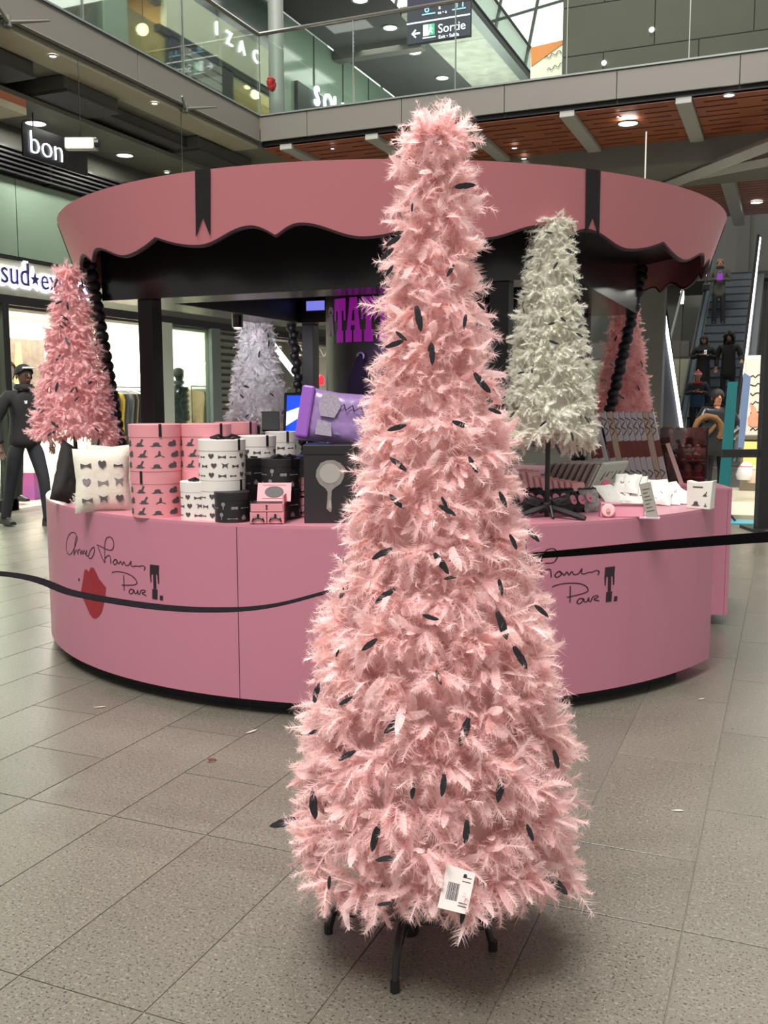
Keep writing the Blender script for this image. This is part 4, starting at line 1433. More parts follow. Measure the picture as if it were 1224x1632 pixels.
def black_feather_mesh(seed):
    rng = np.random.default_rng(seed)
    mb = MB()
    n = 9
    bend = rng.uniform(.3, 1.0)
    twist = rng.uniform(-.5, .5)
    vs, fs = [], []
    for i in range(n):
        t = i / (n - 1)
        w = (.06 + .17 * math.sin(PI * min(1, t * .92 + .06)) ** .8) * (1 if i < n - 1 else .35) * .62
        x = t
        z = -bend * .28 * t * t
        y0 = twist * .2 * t * t
        for s in (-1, 0, 1):
            vs.append((x, y0 + s * w * rng.uniform(.85, 1.1), z + (.05 * w if s == 0 else 0)))
    for i in range(n - 1):
        for j in range(2):
            a = i * 3 + j
            fs.append((a, a + 1, a + 4, a + 3))
    mb.add(vs, fs)
    mb.tube([(-.12, 0, .01), (.3, twist * .02, .012 - bend * .025)], [.012, .018], 5)
    return mb.mesh('black_feather', BLACKF, True)


BF = [black_feather_mesh(s) for s in range(6)]


def set_feather(parent, pos, xdir, nrm, length, mesh):
    """pos in world, xdir: quill direction, nrm: outward"""
    x = Vector(xdir).normalized()
    z = (Vector(nrm) - x * Vector(nrm).dot(x)).normalized()
    y = z.cross(x)
    o = bpy.data.objects.new('black_feather', mesh)
    COL.objects.link(o)
    o.parent = parent
    m = Matrix((x, y, z)).transposed().to_4x4()
    s = Matrix.Diagonal((length, length, length, 1))
    o.matrix_local = Matrix.Translation(Vector(pos) - parent.location) @ m @ s
    return o


def feather_tree(root, prof, pitch, flen, dens, nb, m, seed, boa=.055, wid=.011, core_m=None, bscale=1.0):
    """prof: list of (z, outer radius) from top to bottom, heights local to root"""
    rng = np.random.default_rng(seed)
    zs = np.array([p[0] for p in prof])[::-1]
    rs = np.array([p[1] for p in prof])[::-1]
    zt, zb = zs[-1], zs[0]
    ins = flen * .78

    def rc(z):
        return np.maximum(np.interp(z, zs, rs) - ins, .012)
    cz = np.linspace(zb + .085, zt - .03, 14)
    MB().lathe([(0, float(cz[0]))] + [(float(rc(z)) * .84 + .004, float(z)) for z in cz] + [(0, float(cz[-1]))], 28).build('cone_core', core_m or m, root, smooth=True)
    nturn = int((zt - zb - .03) / pitch)
    total = 0
    for k in range(nturn + 1):
        z0 = zb + .035 + k * pitch
        r_ = float(np.clip(rc(z0 + pitch / 2), .045, None))
        N = int(2 * PI * r_ * dens)
        ph = rng.uniform(0, 2 * PI, N)
        zc = z0 + pitch * ph / (2 * PI)
        zc = zc + .014 * np.sin(ph * 4 + k * 2.3) + .010 * np.sin(ph * 9 + k * 1.1) + rng.normal(0, .008, N)
        zc = np.clip(zc, zb + .02, zt - .02)
        wob = 1 + .05 * np.sin(ph * 5 + k * 1.7) + .05 * np.sin(ph * 11 + k * 2.9) + .03 * np.sin(ph * 23 + k)
        rr = rc(zc) * wob
        rho = np.stack([np.cos(ph), np.sin(ph), 0 * ph], 1)
        tau = np.stack([-np.sin(ph), np.cos(ph), 0 * ph], 1)
        up = np.array([0, 0, 1.0])
        al = rng.normal(-.22, .72, N)
        # the lowest turn hangs, the top one tufts upwards
        if k == 0:
            al -= .22
        if k >= nturn - 0:
            al += .30
        D = np.cos(al)[:, None] * rho + np.sin(al)[:, None] * up + rng.normal(0, .42, (N, 1)) * tau
        D /= np.linalg.norm(D, axis=1, keepdims=True)
        Pp = rho * rr[:, None] + up * zc[:, None] + rng.normal(0, .007, (N, 3)) + D * .004
        G = -up * rng.uniform(.2, 1.1, (N, 1)) + rng.normal(0, .55, (N, 3))
        G -= D * (G * D).sum(1, keepdims=True)
        G /= np.linalg.norm(G, axis=1, keepdims=True) + 1e-9
        L = flen * rng.uniform(.62, 1.18, N) * np.where(rng.random(N) < .06, 1.3, 1)
        Wd = wid * np.where(rng.random(N) < .55, rng.uniform(.12, .4, N), rng.uniform(.5, 1.15, N))
        V, F = feather_arrays(Pp, D, G, L, Wd, rng.uniform(.15, 1.9, N), rng, nb, bscale)
        total += len(F)
        o = link('feather_boa', np_mesh('feather_boa', V, F, m), root)
        o['kind'] = 'stuff'
    return zs, rs


# ---- the big tree in front
TREE = Vector((-.749, 2.096, 0))
tree = empty('feather_tree', TREE, 0, 'tall pale pink feather tree with black feathers in front of the kiosk', 'tree')
OUT = [(206, 668, 746), (214, 655, 758), (228, 646, 768), (250, 641, 772), (300, 636, 770), (350, 624, 769), (400, 615, 777), (450, 612, 776), (500, 607, 786), (560, 602, 791),
       (620, 590, 801), (680, 575, 812), (740, 565, 822), (800, 550, 826), (860, 545, 836), (920, 532, 850), (980, 507, 868), (1040, 500, 880), (1100, 489, 888),
       (1160, 477, 891), (1220, 467, 898), (1280, 462, 903), (1340, 463, 912), (1375, 470, 916), (1396, 486, 900)]
prof = []
for yv, xl, xr in OUT:
    q = on_y(690, yv, TREE.y)
    d_ = (Vector((TREE.x, TREE.y, q.z)) - EYE).dot(FWD)
    prof.append((q.z, (xr - xl) / 2 * d_ / CAM_F * .97))
BIGZ, BIGR = feather_tree(tree, prof, .090, .080, 520, 84, PINKF, 5, wid=.0115)


def tree_hit(x, y, root, zs, rs, inset=.0):
    """where a sight line meets the tree's outer surface"""
    d = ray(x, y)
    o = EYE - root.location
    best, bt = 1e9, None
    tm = -(o.x * d.x + o.y * d.y) / (d.x ** 2 + d.y ** 2)
    for i in range(240):
        t = tm - .5 + i * .5 / 240
        p = o + d * t
        r = float(np.interp(p.z, zs, rs)) - inset
        if math.hypot(p.x, p.y) <= r:
            return p + root.location
    p = o + d * tm
    r = max(float(np.interp(p.z, zs, rs)) - inset, .01)
    h = math.hypot(p.x, p.y)
    return Vector((p.x * min(1, (r + .03) / h), p.y * min(1, (r + .03) / h), p.z)) + root.location


BLACKS = [(740, 296, 8, 30), (657, 330, 85, 12), (629, 384, 40, 26), (619, 405, 50, 24), (622, 431, 60, 18), (718, 432, 55, 20), (668, 505, -75, 36), (740, 511, 75, 20),
          (640, 536, -40, 20), (630, 549, 25, 28), (766, 488, -50, 14), (685, 552, 70, 14), (689, 562, -85, 30), (765, 610, -60, 36), (788, 655, -20, 20), (634, 682, 20, 28),
          (733, 676, -20, 26), (637, 740, -45, 30), (708, 800, -60, 18), (752, 740, -70, 26), (633, 800, -45, 28), (712, 812, -28, 28), (800, 795, -70, 24), (610, 881, 25, 32), (703, 896, -52, 36),
          (718, 921, 10, 20), (817, 863, -68, 24), (847, 852, -45, 28), (550, 941, 65, 26), (615, 948, 32, 34), (797, 935, -80, 24), (685, 984, -20, 24), (799, 995, -72, 42),
          (862, 973, -42, 26), (590, 1027, 38, 28), (538, 1041, 70, 12), (828, 1047, -60, 38), (698, 1079, -75, 22), (552, 1117, 35, 22), (631, 1153, 45, 40), (740, 1164, 70, 42),
          (554, 1203, 25, 28), (503, 1166, 28, 20), (505, 1104, 78, 30), (885, 1209, -80, 28), (707, 1250, 85, 32), (796, 1258, 75, 36), (501, 1282, -82, 42), (452, 1312, 22, 40),
          (598, 1333, 72, 40), (743, 1324, 85, 34), (844, 1326, -70, 26), (658, 1260, 85, 24), (617, 1367, 0, 30), (887, 1409, -42, 42), (525, 1406, 85, 20), (613, 1440, 10, 20),
          (738, 1456, 80, 28), (894, 1290, -60, 16)]
for i, (x, yv, ang, ln) in enumerate(BLACKS):
    p = tree_hit(x, yv, tree, BIGZ, BIGR, -.004)
    rad = Vector((p.x - TREE.x, p.y - TREE.y, 0)).normalized()
    a = math.radians(ang)
    xd = RGT * math.cos(a) + UPV * math.sin(a)
    if xd.dot(rad) < -.1 or (abs(ang) > 60 and xd.z > 0):
        xd = -xd
    d_ = (p - EYE).dot(FWD)
    length = ln * d_ / CAM_F * 1.12
    set_feather(tree, p - xd.normalized() * length * .45 - ray(x, yv).normalized() * .008, xd + rad * .12, -ray(x, yv), length, BF[i % 6])
rng_b = random.Random(3)
for i in range(26):      # the far side carries them too
    a = math.atan2(-TREE.y, -TREE.x) + PI + rng_b.uniform(-1.5, 1.5)
    z = rng_b.uniform(.2, 1.8)
    r = float(np.interp(z, BIGZ, BIGR))
    rad = Vector((math.cos(a), math.sin(a), 0))
    p = TREE + rad * r + Vector((0, 0, z))
    set_feather(tree, p, Vector((-rad.y, rad.x, 0)) * rng_b.uniform(-1, 1) + Vector((0, 0, -1)) * rng_b.uniform(.2, 1), rad, rng_b.uniform(.035, .06), BF[i % 6])
# stand
SX = Vector((-.80 - TREE.x, 2.066 - TREE.y, 0))
standm = mat('stand_black', (30, 28, 30), .4)
MB().tube([SX + Vector((0, 0, .03)), SX + Vector((0, 0, .17)), Vector((0, 0, .42)), Vector((0, 0, .9))], [.016, .016, .014, .012], 10).build('pole', standm, tree, smooth=True)
MB().lathe([(0, .022), (.022, .022), (.026, .035), (.026, .075), (.018, .09), (0, .09)], 14, SX).build('hub', standm, tree, smooth=True)
for k in range(4):
    a = math.radians(12 + 90 * k)
    rd = Vector((math.cos(a), math.sin(a), 0))
    path = [SX + rd * .018 + Vector((0, 0, .135)), SX + rd * .10 + Vector((0, 0, .125)), SX + rd * .165 + Vector((0, 0, .095)), SX + rd * .19 + Vector((0, 0, .06)), SX + rd * .204 + Vector((0, 0, .002))]
    lg = MB().tube(path, [.0085, .009, .0095, .009, .0085], 8).build('leg', standm, tree, smooth=True)
    MB().tube([path[-1] + Vector((0, 0, -.002)), path[-1] + Vector((0, 0, .022))], .0115, 8).build('rubber_foot', blackm, lg)
    MB().tube([SX + rd * .02 + Vector((0, 0, .05)), SX + rd * .192 + Vector((0, 0, .052))], .0035, 6).build('brace', standm, lg)
# price tag
tp = tree_hit(728, 1418, tree, BIGZ, BIGR, -.02)
tw = -ray(728, 1418).normalized()
a = math.radians(-14)
tu = (RGT * math.cos(a) + UPV * math.sin(a)).normalized()
tv = tw.cross(tu).normalized()


def tagp(u, v, t):
    return tuple(tp - TREE + tu * u + tv * v + tw * t)


pt = MB().prism([(-.032, -.042), (.030, -.042), (.032, .040), (-.030, .044)], 0, .0012, tagp).build('price_tag', mat('tag_white', (226, 216, 212), .5), tree)
pt['label'] = 'white card price tag with barcode'
bar = MB()
xx = -.020
rb_ = random.Random(4)
while xx < .004:
    w = rb_.choice((.0007, .0012, .0018))
    bar.prism([(xx, -.022), (xx + w, -.022), (xx + w, .012), (xx, .012)], .0013, .0016, tagp)
    xx += w + rb_.choice((.0006, .001))
bar.build('barcode', inkm, pt)['kind'] = 'stuff'
pr = MB()
for v in (-.03, -.024, .018, .026):
    pr.prism([(.008, v), (.026, v), (.026, v + .0016), (.008, v + .0016)], .0013, .0016, tagp)
pr.prism(ellipse(.012, .030, .004, .004, 10), .0013, .0016, tagp)
pr.build('print', inkm, pt)['kind'] = 'stuff'

# ---- trees standing on the counter
LABELS = {}


def small_tree(base_rel, lab, m, seed, h0, h1, rbot, dens=380, nblack=34, rtop=.085):
    loc = KC + Vector((base_rel[0], base_rel[1], KTOP))
    rt = empty('feather_tree', loc, 0, lab, 'tree', 'small feather trees on the counter')
    H = h1 - h0
    prof_ = []
    for i in range(12):
        t = i / 11
        r = rtop + (rbot - rtop) * (t ** 1.08)
        if i == 11:
            r *= .86
        if i == 0:
            r *= .86
        prof_.append((h0 - KTOP + H * (1 - t), r))
    zs, rs = feather_tree(rt, prof_, .082, .060, dens, 46, m, seed, wid=.0092, bscale=1.4)
    MB().tube([(0, 0, .0), (0, 0, h0 - KTOP + .2)], .011, 10).build('pole', standm, rt)
    for k in range(4):
        a = k * PI / 2 + .5
        c, s = math.cos(a), math.sin(a)
        MB().tube([(0, 0, .055), (.06 * c, .06 * s, .05), (.10 * c, .10 * s, .006)], [.007, .008, .007], 8).build('leg', standm, rt)
    rg = random.Random(seed)
    toc = math.atan2(EYE.y - loc.y, EYE.x - loc.x)
    for i in range(nblack):
        a = toc + rg.uniform(-1.45, 1.45) if i < nblack * .8 else toc + PI + rg.uniform(-1.5, 1.5)
        z = (h0 - KTOP) + H * (rg.random() ** 1.25) * .96 + .02
        r = float(np.interp(z, zs, rs)) + .004
        rad = Vector((math.cos(a), math.sin(a), 0))
        xd = Vector((-rad.y, rad.x, 0)) * rg.uniform(-1.2, 1.2) + Vector((0, 0, -1)) * rg.uniform(.1, 1) + rad * .15
        set_feather(rt, loc + rad * r + Vector((0, 0, z)), xd, rad, rg.uniform(.028, .052), BF[i % 6])
    return rt


wb_ = on_z(858, 824, KTOP) - KC
wtree = small_tree((wb_.x + .03, wb_.y + .03), 'cream feather tree in front of the canopy beside the big pink tree', WHITEF, 21, 1.095, 2.075, .222, 620, 44, .088)
lt = at_d(120, 700, 5.0) - KC
small_tree((lt.x, lt.y), 'pink feather tree at the left end behind the beaded column', PINKF2, 22, 1.085, 1.99, .236, 540, 36, .072)
rt_ = at_d(992, 655, 6.65) - KC
small_tree((rt_.x, rt_.y), 'pink feather tree at the rear right behind the leaning books', PINKF2, 23, 1.10, 2.02, .225, 440, 26, .08)
bt_ = at_d(412, 680, 6.95) - KC
small_tree((bt_.x, bt_.y), 'white feather tree at the rear left behind the hat boxes', WHITEF2, 24, 1.06, 2.02, .248, 440, 28, .095)

# loose feathers and a scrap on the floor
for i, (x, yv, ln, c, lab) in enumerate(((1081, 1292, .035, (232, 226, 214), 'white fallen feather on the floor right of the tree'), (402, 1166, .055, (196, 176, 164), 'pale fallen feather beside the counter base'),
                                         (160, 1127, .045, (200, 180, 168), 'pale fallen feather on the floor at left'), (1118, 1114, .03, (212, 200, 186), 'tiny fallen feather near the counter end'))):
    p = on_z(x, yv, .003)
    e = empty('fallen_feather', p, RNG.random() * 3, lab, 'feather')
    MB().prism([(-.5, 0), (-.2, .12), (.15, .14), (.5, .02), (.2, -.1), (-.2, -.1)], 0, .04, lambda u, v, t: (u * ln, v * ln, t * ln)).build('vane', mat('loose_%d' % i, c, .9, noise=(40, .2)), e)
    MB().tube([(-.6 * ln, 0, .045 * ln), (.45 * ln, .01 * ln, .05 * ln)], .0008, 5).build('quill', whitewall, e)
p = on_z(338, 1213, .002)
e = empty('red_scrap', p, .4, 'small curled reddish scrap on the floor', 'scrap')
MB().tube([(.014 * math.cos(k * .55), .009 * math.sin(k * .55), .004 + .0006 * k) for k in range(11)], .0028, 6).build('curl', mat('scrap_red', (120, 60, 52), .6, noise=(50, .3)), e)


# ================================================================== GOODS ON THE COUNTER
def hdir(p):
    v = Vector((p.x, p.y, 0)) - Vector((EYE.x, EYE.y, 0))
    return v.normalized()


def cpos(x, y, back=0.0, z=KTOP):
    p = on_z(x, y, z)
    return p + hdir(p) * back


pinkbox = mat('pink_card', (226, 150, 158), .55, noise=(3, .04))
whitebox = mat('white_card', (232, 226, 220), .55, noise=(3, .04))
blackbox = mat('black_card', (34, 30, 34), .5, noise=(3, .1))
greyink = mat('grey_ink', (88, 82, 86), .6, noise=(60, .4))
paleink = mat('pale_ink', (150, 142, 146), .6, noise=(60, .4))

HAT1 = [(-.5, .05), (-.3, 0), (.3, 0), (.5, .06), (.3, .16), (.26, .45), (.05, .55), (-.2, .46), (-.26, .16)]
HAT2 = [(-.5, .1), (-.2, 0), (.25, .02), (.5, .14), (.28, .22), (.22, .4), (.4, .9), (.22, .95), (.06, .5), (-.22, .42), (-.26, .2)]
HAT3 = [(-.45, .25), (-.35, .05), (-.05, 0), (.3, .05), (.45, .2), (.35, .32), (.4, .62), (.15, .85), (-.05, .62), (-.3, .55)]
HAT4 = [(-.4, 0), (.45, 0), (.38, .12), (.12, .2), (.08, .75), (-.06, .85), (-.14, .3), (-.34, .2)]
BOW1 = [(-.5, .05), (-.1, .22), (.1, .22), (.5, .05), (.5, .55), (.1, .38), (-.1, .38), (-.5, .55)]
BOW2 = [(-.5, .15), (.5, .15), (.42, .4), (.12, .3), (-.12, .3), (-.42, .4)]
BOW3 = [(-.35, 0), (-.05, .3), (.05, .3), (.35, 0), (.3, .5), (.5, .8), (.08, .6), (-.08, .6), (-.5, .8), (-.3, .5)]
HEART = [(0, 0), (.35, .35), (.4, .62), (.2, .8), (0, .64), (-.2, .8), (-.4, .62), (-.35, .35)]
MIRR = [(-.06, 0), (.06, 0), (.08, .4), (.26, .55), (.3, .75), (.2, .95), (0, 1.0), (-.2, .95), (-.3, .75), (-.26, .55), (-.08, .4)]
JAR = [(-.3, 0), (.3, 0), (.34, .4), (.14, .5), (.12, .68), (-.12, .68), (-.14, .5), (-.34, .4)]
COMB = [(-.7, .1), (.7, .1), (.7, .26), (-.7, .26)]
CASE = [(-.45, 0), (.45, 0), (.45, .4), (-.45, .4)]
MOTIFS = {'hat': [HAT1, HAT2, HAT3, HAT4, HAT2, HAT3], 'bow': [BOW1, HEART, BOW2, BOW3, HEART, BOW1], 'vanity': [COMB, MIRR, JAR, CASE, MIRR, COMB]}
_mcache = {}


def motif_mesh(kind, i, r, s, m):
    key = (kind, i, round(r, 3), round(s, 3), m.name)
    if key not in _mcache:
        poly = MOTIFS[kind][i]
        wf = {'hat': 1.5, 'bow': 1.1, 'vanity': 1.0}[kind]
        rr = r + .0009

        def pt(u, v):
            a = -PI / 2 + u * s * wf / rr
            return (rr * math.cos(a), rr * math.sin(a), v * s)
        c = (sum(u for u, v in poly) / len(poly), sum(v for u, v in poly) / len(poly))
        vs = [pt(u, v) for u, v in poly] + [pt(*c)]
        n = len(poly)
        _mcache[key] = MB().add(vs, [(k, (k + 1) % n, n) for k in range(n)]).mesh('printed_motif', m)
    return _mcache[key]


def bow(mb_parent, c, s, m):
    """tied satin bow lying on a lid"""
    for sx in (-1, 1):
        MB().tube([(c[0], c[1], c[2] + .004), (c[0] + sx * s * .45, c[1] - s * .15, c[2] + s * .28), (c[0] + sx * s * .95, c[1] - s * .05, c[2] + s * .12), (c[0] + sx * s * .5, c[1] + s * .1, c[2] + .004)], [.004, .008, .007, .004], 6).build('bow_loop', m, mb_parent, smooth=True)
        MB().tube([(c[0], c[1], c[2] + .004), (c[0] + sx * s * .6, c[1] - s * .55, c[2] + .004)], [.005, .004], 6).build('bow_tail', m, mb_parent)
    MB().cbox((c[0], c[1], c[2] + .007), (s * .25, s * .22, .012)).build('bow_knot', m, mb_parent, bevel=.003)


ribm = mat('satin_black', (24, 22, 24), .3)


def hat_box(c, z, r, h, kind, label, rot=0.0, tab=.25, topbow=False, group='hat boxes stacked on the counter', rows=3):
    m = {'hat': pinkbox, 'bow': whitebox, 'vanity': blackbox}[kind]
    ink = {'hat': greyink, 'bow': greyink, 'vanity': paleink}[kind]
    e = empty('hat_box', (c.x, c.y, z), face_cam(c) + rot, label, 'box', group)
    lh = h * .27
    MB().lathe([(0, 0), (r * .985, 0), (r * .985, h - .004), (0, h - .004)], 40).build('body', m, e, smooth=True)
    MB().lathe([(r * .988, h - lh), (r, h - lh), (r + .0008, h - .002), (r - .002, h), (0, h)], 40).build('lid', m, e, smooth=True)
    a = -PI / 2 + tab
    hw = .006 / r
    tb = MB()
    vs = []
    for rr, z0, z1 in ((r + .0012, h - lh * .98, h + .0008), (r + .003, h - lh * .98, h + .0022)):
        for aa in (a - hw, a + hw):
            vs += [(rr * math.cos(aa), rr * math.sin(aa), z0), (rr * math.cos(aa), rr * math.sin(aa), z1)]
    tb.add(vs, [(0, 1, 3, 2), (4, 6, 7, 5), (0, 4, 5, 1), (2, 3, 7, 6), (1, 5, 7, 3), (0, 2, 6, 4)])
    tb.build('ribbon_tab', ribm, e)
    s = (h - lh) / (rows + .6) * .86
    for row in range(rows):
        for k in range(7):
            ang = (k - 3) * (s * (2.15 if kind == 'hat' else 1.6) / r) + (.12 if row % 2 else 0)
            if abs(ang) > 1.5:
                continue
            i = (k * 2 + row * 3) % 6
            zz = (h - lh) * (row + .28) / (rows + .15)
            link('printed_motif', motif_mesh(kind, i, r * .985, s, ink), e, (0, 0, zz), (0, 0, ang))
    if topbow:
        bow(e, (r * .15, -r * .45, h), r * .62, ribm)
    return e


A_ = cpos(252, 826, .115)
hat_box(A_, KTOP, .113, .203, 'hat', 'pink hat box, lower one of the front pink stack', tab=-.62)
hat_box(A_, KTOP + .203, .117, .203, 'hat', 'pink hat box with hat drawings, top of the front pink stack', tab=.16)
B_ = at_d(328, 700, 4.28)
hat_box(B_, KTOP, .112, .203, 'hat', 'pink hat box, lower one of the middle pink stack', tab=.3)
hat_box(B_, KTOP + .203, .113, .203, 'hat', 'pink hat box, top of the middle pink stack', tab=.62)
C_ = at_d(376, 700, 4.50)
hat_box(C_, KTOP, .098, .203, 'hat', 'pink hat box, lower one of the rear pink stack', tab=.3)
hat_box(C_, KTOP + .203, .098, .205, 'hat', 'pink hat box, top of the rear pink stack', tab=.75)
W1 = cpos(316, 829, .075)
hat_box(W1, KTOP, .074, .163, 'bow', 'small white hat box standing alone at the counter edge', tab=.95, topbow=True)
W2 = at_d(354, 740, 4.13)
hat_box(W2, KTOP, .098, .172, 'bow', 'white hat box under another beside the pink stacks', tab=.9)
hat_box(W2, KTOP + .172, .101, .172, 'bow', 'white hat box with black bow, top of the front white stack', tab=.78, topbow=True)
W3 = at_d(410, 740, 4.33)
hat_box(W3, KTOP, .086, .176, 'bow', 'white hat box, lower one of the middle white stack', tab=.5)
hat_box(W3, KTOP + .176, .086, .176, 'bow', 'white hat box, top of the middle white stack', tab=.55)
W4 = at_d(448, 740, 4.56)
hat_box(W4, KTOP, .072, .180, 'bow', 'white hat box, lower one of the rear white stack', tab=.4)
hat_box(W4, KTOP + .180, .072, .182, 'bow', 'white hat box, top of the rear white stack by the monitor', tab=.45)
K1 = cpos(371, 834, .078)
hat_box(K1, KTOP, .075, .128, 'vanity', 'black hat box with mirror drawings, lower front one', tab=1.3, rows=2)
K2 = cpos(392, 823, .10)
hat_box(K2, KTOP + .0, .102, .128, 'vanity', 'black hat box hidden behind the lower front black one', tab=1.3, rows=2)
hat_box(K2, KTOP + .128, .103, .128, 'vanity', 'wide black hat box with bow above the lower front one', tab=1.3, topbow=True, rows=2)
K3 = at_d(448, 760, 4.16)
hat_box(K3, KTOP, .085, .130, 'vanity', 'black hat box, lower one of the middle black stack', tab=.6, rows=2)
hat_box(K3, KTOP + .130, .085, .130, 'vanity', 'black hat box with bow, top of the middle black stack', tab=.6, topbow=True, rows=2)
K4 = at_d(488, 760, 4.36)
hat_box(K4, KTOP, .075, .130, 'vanity', 'black hat box, lower one of the rear black stack', tab=.6, rows=2)
hat_box(K4, KTOP + .130, .075, .130, 'vanity', 'black hat box, top of the rear black stack by the mirror box', tab=.6, rows=2)


# ---- jewel boxes with drawers
def jewel_box(c, z, label, w=.15, rz=0.0, lean=True):
    e = empty('jewel_box', (c.x, c.y, z), face_cam(c) + rz, label, 'box', 'pink jewel boxes')
    hw = w / 2
    MB().box(-hw, hw, -.05, .09, 0, .085).build('body', blackbox, e, bevel=.002)
    for k in range(2):
        x0 = -hw + .002 + k * (w / 2)
        d = MB().box(x0, x0 + w / 2 - .004, -.056, -.05, .004, .050).build('drawer', pinkbox, e)
        cx = x0 + w / 4 - .002
        for sx in (-1, 1):
            MB().tube([(cx, -.058, .030), (cx + sx * .018, -.062, .026), (cx + sx * .026, -.060, .010)], [.004, .005, .002], 6).build('bow_tail', ribm, d)
        MB().cbox((cx, -.060, .034), (.008, .006, .018)).build('bow_knot', ribm, d)
    top = MB().box(-hw + .005, hw - .005, -.056, -.05, .053, .085).build('upper_drawer', pinkbox, e)
    MB().prism([(-.004, .062), (.004, .062), (.004, .066), (.002, .066), (.002, .074), (.004, .074), (.004, .08), (-.004, .08), (-.004, .074), (-.002, .074), (-.002, .066), (-.004, .066)], -.0575, -.0565, lambda u, v, t: (u, t, v)).build('figure_print', inkm, top)
    if lean:
        mtx = Matrix.Translation((.02, .03, .086)) @ Matrix.Rotation(math.radians(-33), 4, 'X')
        ld = MB().box(-hw, hw, -.002, .004, .0, .088, mtx).build('lid', pinkbox, e)
        MB().prism(ellipse(0, .044, .040, .027, 24), -.0035, -.0022, lambda u, v, t: tuple(mtx @ Vector((u, t, v)))).build('oval_window', greyink, ld)
        for v in (.012, .076):
            MB().prism([(-.05, v), (.05, v), (.05, v + .0015), (-.05, v + .0015)], -.003, -.0022, lambda u, vv, t: tuple(mtx @ Vector((u, t, vv)))).build('print_line', greyink, ld)
        MB().box(hw - .006, hw, -.05, .10, .0, .12).build('side_board', pinkbox, e)
    return e


jewel_box(cpos(428, 836, .062), KTOP, 'open pink jewel box with two bow drawers and oval lid', .142, -.12)
jb2 = cpos(478, 829, .16)
jewel_box(jb2, KTOP, 'second pink jewel box standing behind the open one', .135, -.1)
jewel_box(jb2, KTOP + .09, 'third pink jewel box stacked on top of the second', .12, -.1, lean=False)

# ---- big black box with hand mirror
bmx = cpos(530, 834, .11)
be = empty('mirror_box', (bmx.x, bmx.y, KTOP), face_cam(bmx) - .05, 'tall black gift box printed with a silver hand mirror', 'box')
MB().box(-.112, .112, -.11, .10, 0, .305).build('body', mat('ribbed_black', (38, 34, 38), .55, noise=(40, .15), stretch=(12, 1, .2)), be, bevel=.003)
MB().box(-.115, .115, -.113, .103, .285, .325).build('lid', blackbox, be, bevel=.003)
silver = mat('silver_print', (150, 146, 140), .5, noise=(40, .35))
glassp = mat('mirror_print', (172, 170, 164), .5, noise=(10, .1))


def mirror_print(par, y, cx, cz, s):
    pts = [(-.012, -.40), (.014, -.42), (.03, -.36), (.022, -.22), (.03, -.10), (.07, -.06), (.16, .0), (.21, .1), (.21, .21), (.16, .30), (.06, .345), (-.04, .34), (-.13, .30), (-.19, .2), (-.20, .1), (-.15, .0), (-.06, -.07), (-.03, -.12), (-.035, -.22), (-.05, -.36)]
    f = MB().prism([(cx + u * s, cz + v * s) for u, v in pts], y - .0015, y, lambda u, v, t: (u, t, v)).build('hand_mirror_print', silver, par)
    MB().prism([(cx + u, cz + v) for u, v in ellipse(.005 * s, .15 * s, .15 * s, .145 * s, 24)], y - .0025, y - .0016, lambda u, v, t: (u, t, v)).build('mirror_glass_print', glassp, f)
    MB().prism(ellipse(cx + .0 * s, cz - .3 * s, .018 * s, .06 * s, 12), y - .0025, y - .0016, lambda u, v, t: (u, t, v)).build('handle_print', glassp, f)


mirror_print(be, -.111, -.005, .165, .285)

# ---- glittery cushion bag on the mirror box; purple light put into its cover colour
lit_satin = mat('purple_lit_satin', (150, 120, 176), .28, noise=(8, .2), sheen=.3)
glit = mat('glitter_print', (92, 80, 100), .4, noise=(160, .6), rgb2=(190, 180, 196))


def cushion(w, h, d, nx=14, ny=14, seed=0, mtx=None, crumple=.006):
    rg = random.Random(seed)
    mb = MB()
    vs, fs = [], []
    for s in (1, -1):
        for j in range(ny + 1):
            for i in range(nx + 1):
                u, v = i / nx * 2 - 1, j / ny * 2 - 1
                bulge = ((1 - u ** 4) * (1 - v ** 4)) ** .55
                pin = 1 - .06 * (1 - abs(u)) * 0 + .05 * abs(u * v) - .04 * (1 - abs(u)) * abs(v) - .04 * (1 - abs(v)) * abs(u)
                p = Vector((u * w / 2 * pin, s * d / 2 * bulge + rg.uniform(-1, 1) * crumple * bulge, (v * pin + 1) * h / 2))
                vs.append(mtx @ p if mtx else p)
    m = (nx + 1) * (ny + 1)
    for s in (0, 1):
        for j in range(ny):
            for i in range(nx):
                a = s * m + j * (nx + 1) + i
                q = (a, a + 1, a + nx + 2, a + nx + 1)
                fs.append(q if s == 0 else q[::-1])
    mb.add(vs, fs)
    bm = bmesh.new()
    return mb


lb = Vector((bmx.x, bmx.y, 0)) + hdir(bmx) * .03
le_ = empty('purple_lit_cushion', (lb.x, lb.y, KTOP + .325), face_cam(lb) - .1, 'shiny purple-lit cushion with glitter print on the black mirror box', 'cushion')
mtx = Matrix.Rotation(math.radians(8), 4, 'Y') @ Matrix.Rotation(math.radians(-12), 4, 'X')
cu_ = cushion(.30, .225, .10, seed=2, mtx=mtx).build('cover', lit_satin, le_, smooth=True)
for poly, mm in (([(-.06, .10), (.0, .10), (.02, .15), (.0, .20), (-.06, .205), (-.075, .15)], glit), ([(-.07, .02), (0, .02), (-.01, .075), (-.07, .085)], glit)):
    MB().prism(poly, -.062, -.057, lambda u, v, t: tuple(mtx @ Vector((u, t, v)))).build('glitter_patch', mm, cu_)
MB().box(-.155, -.10, -.058, -.02, .0, .225, mtx).build('side_band', mat('violet_band', (140, 84, 176), .35), cu_, bevel=.01)
wr = [(.02 + .012 * i, -.064, .15 + .014 * math.sin(i * 2.1)) for i in range(9)]
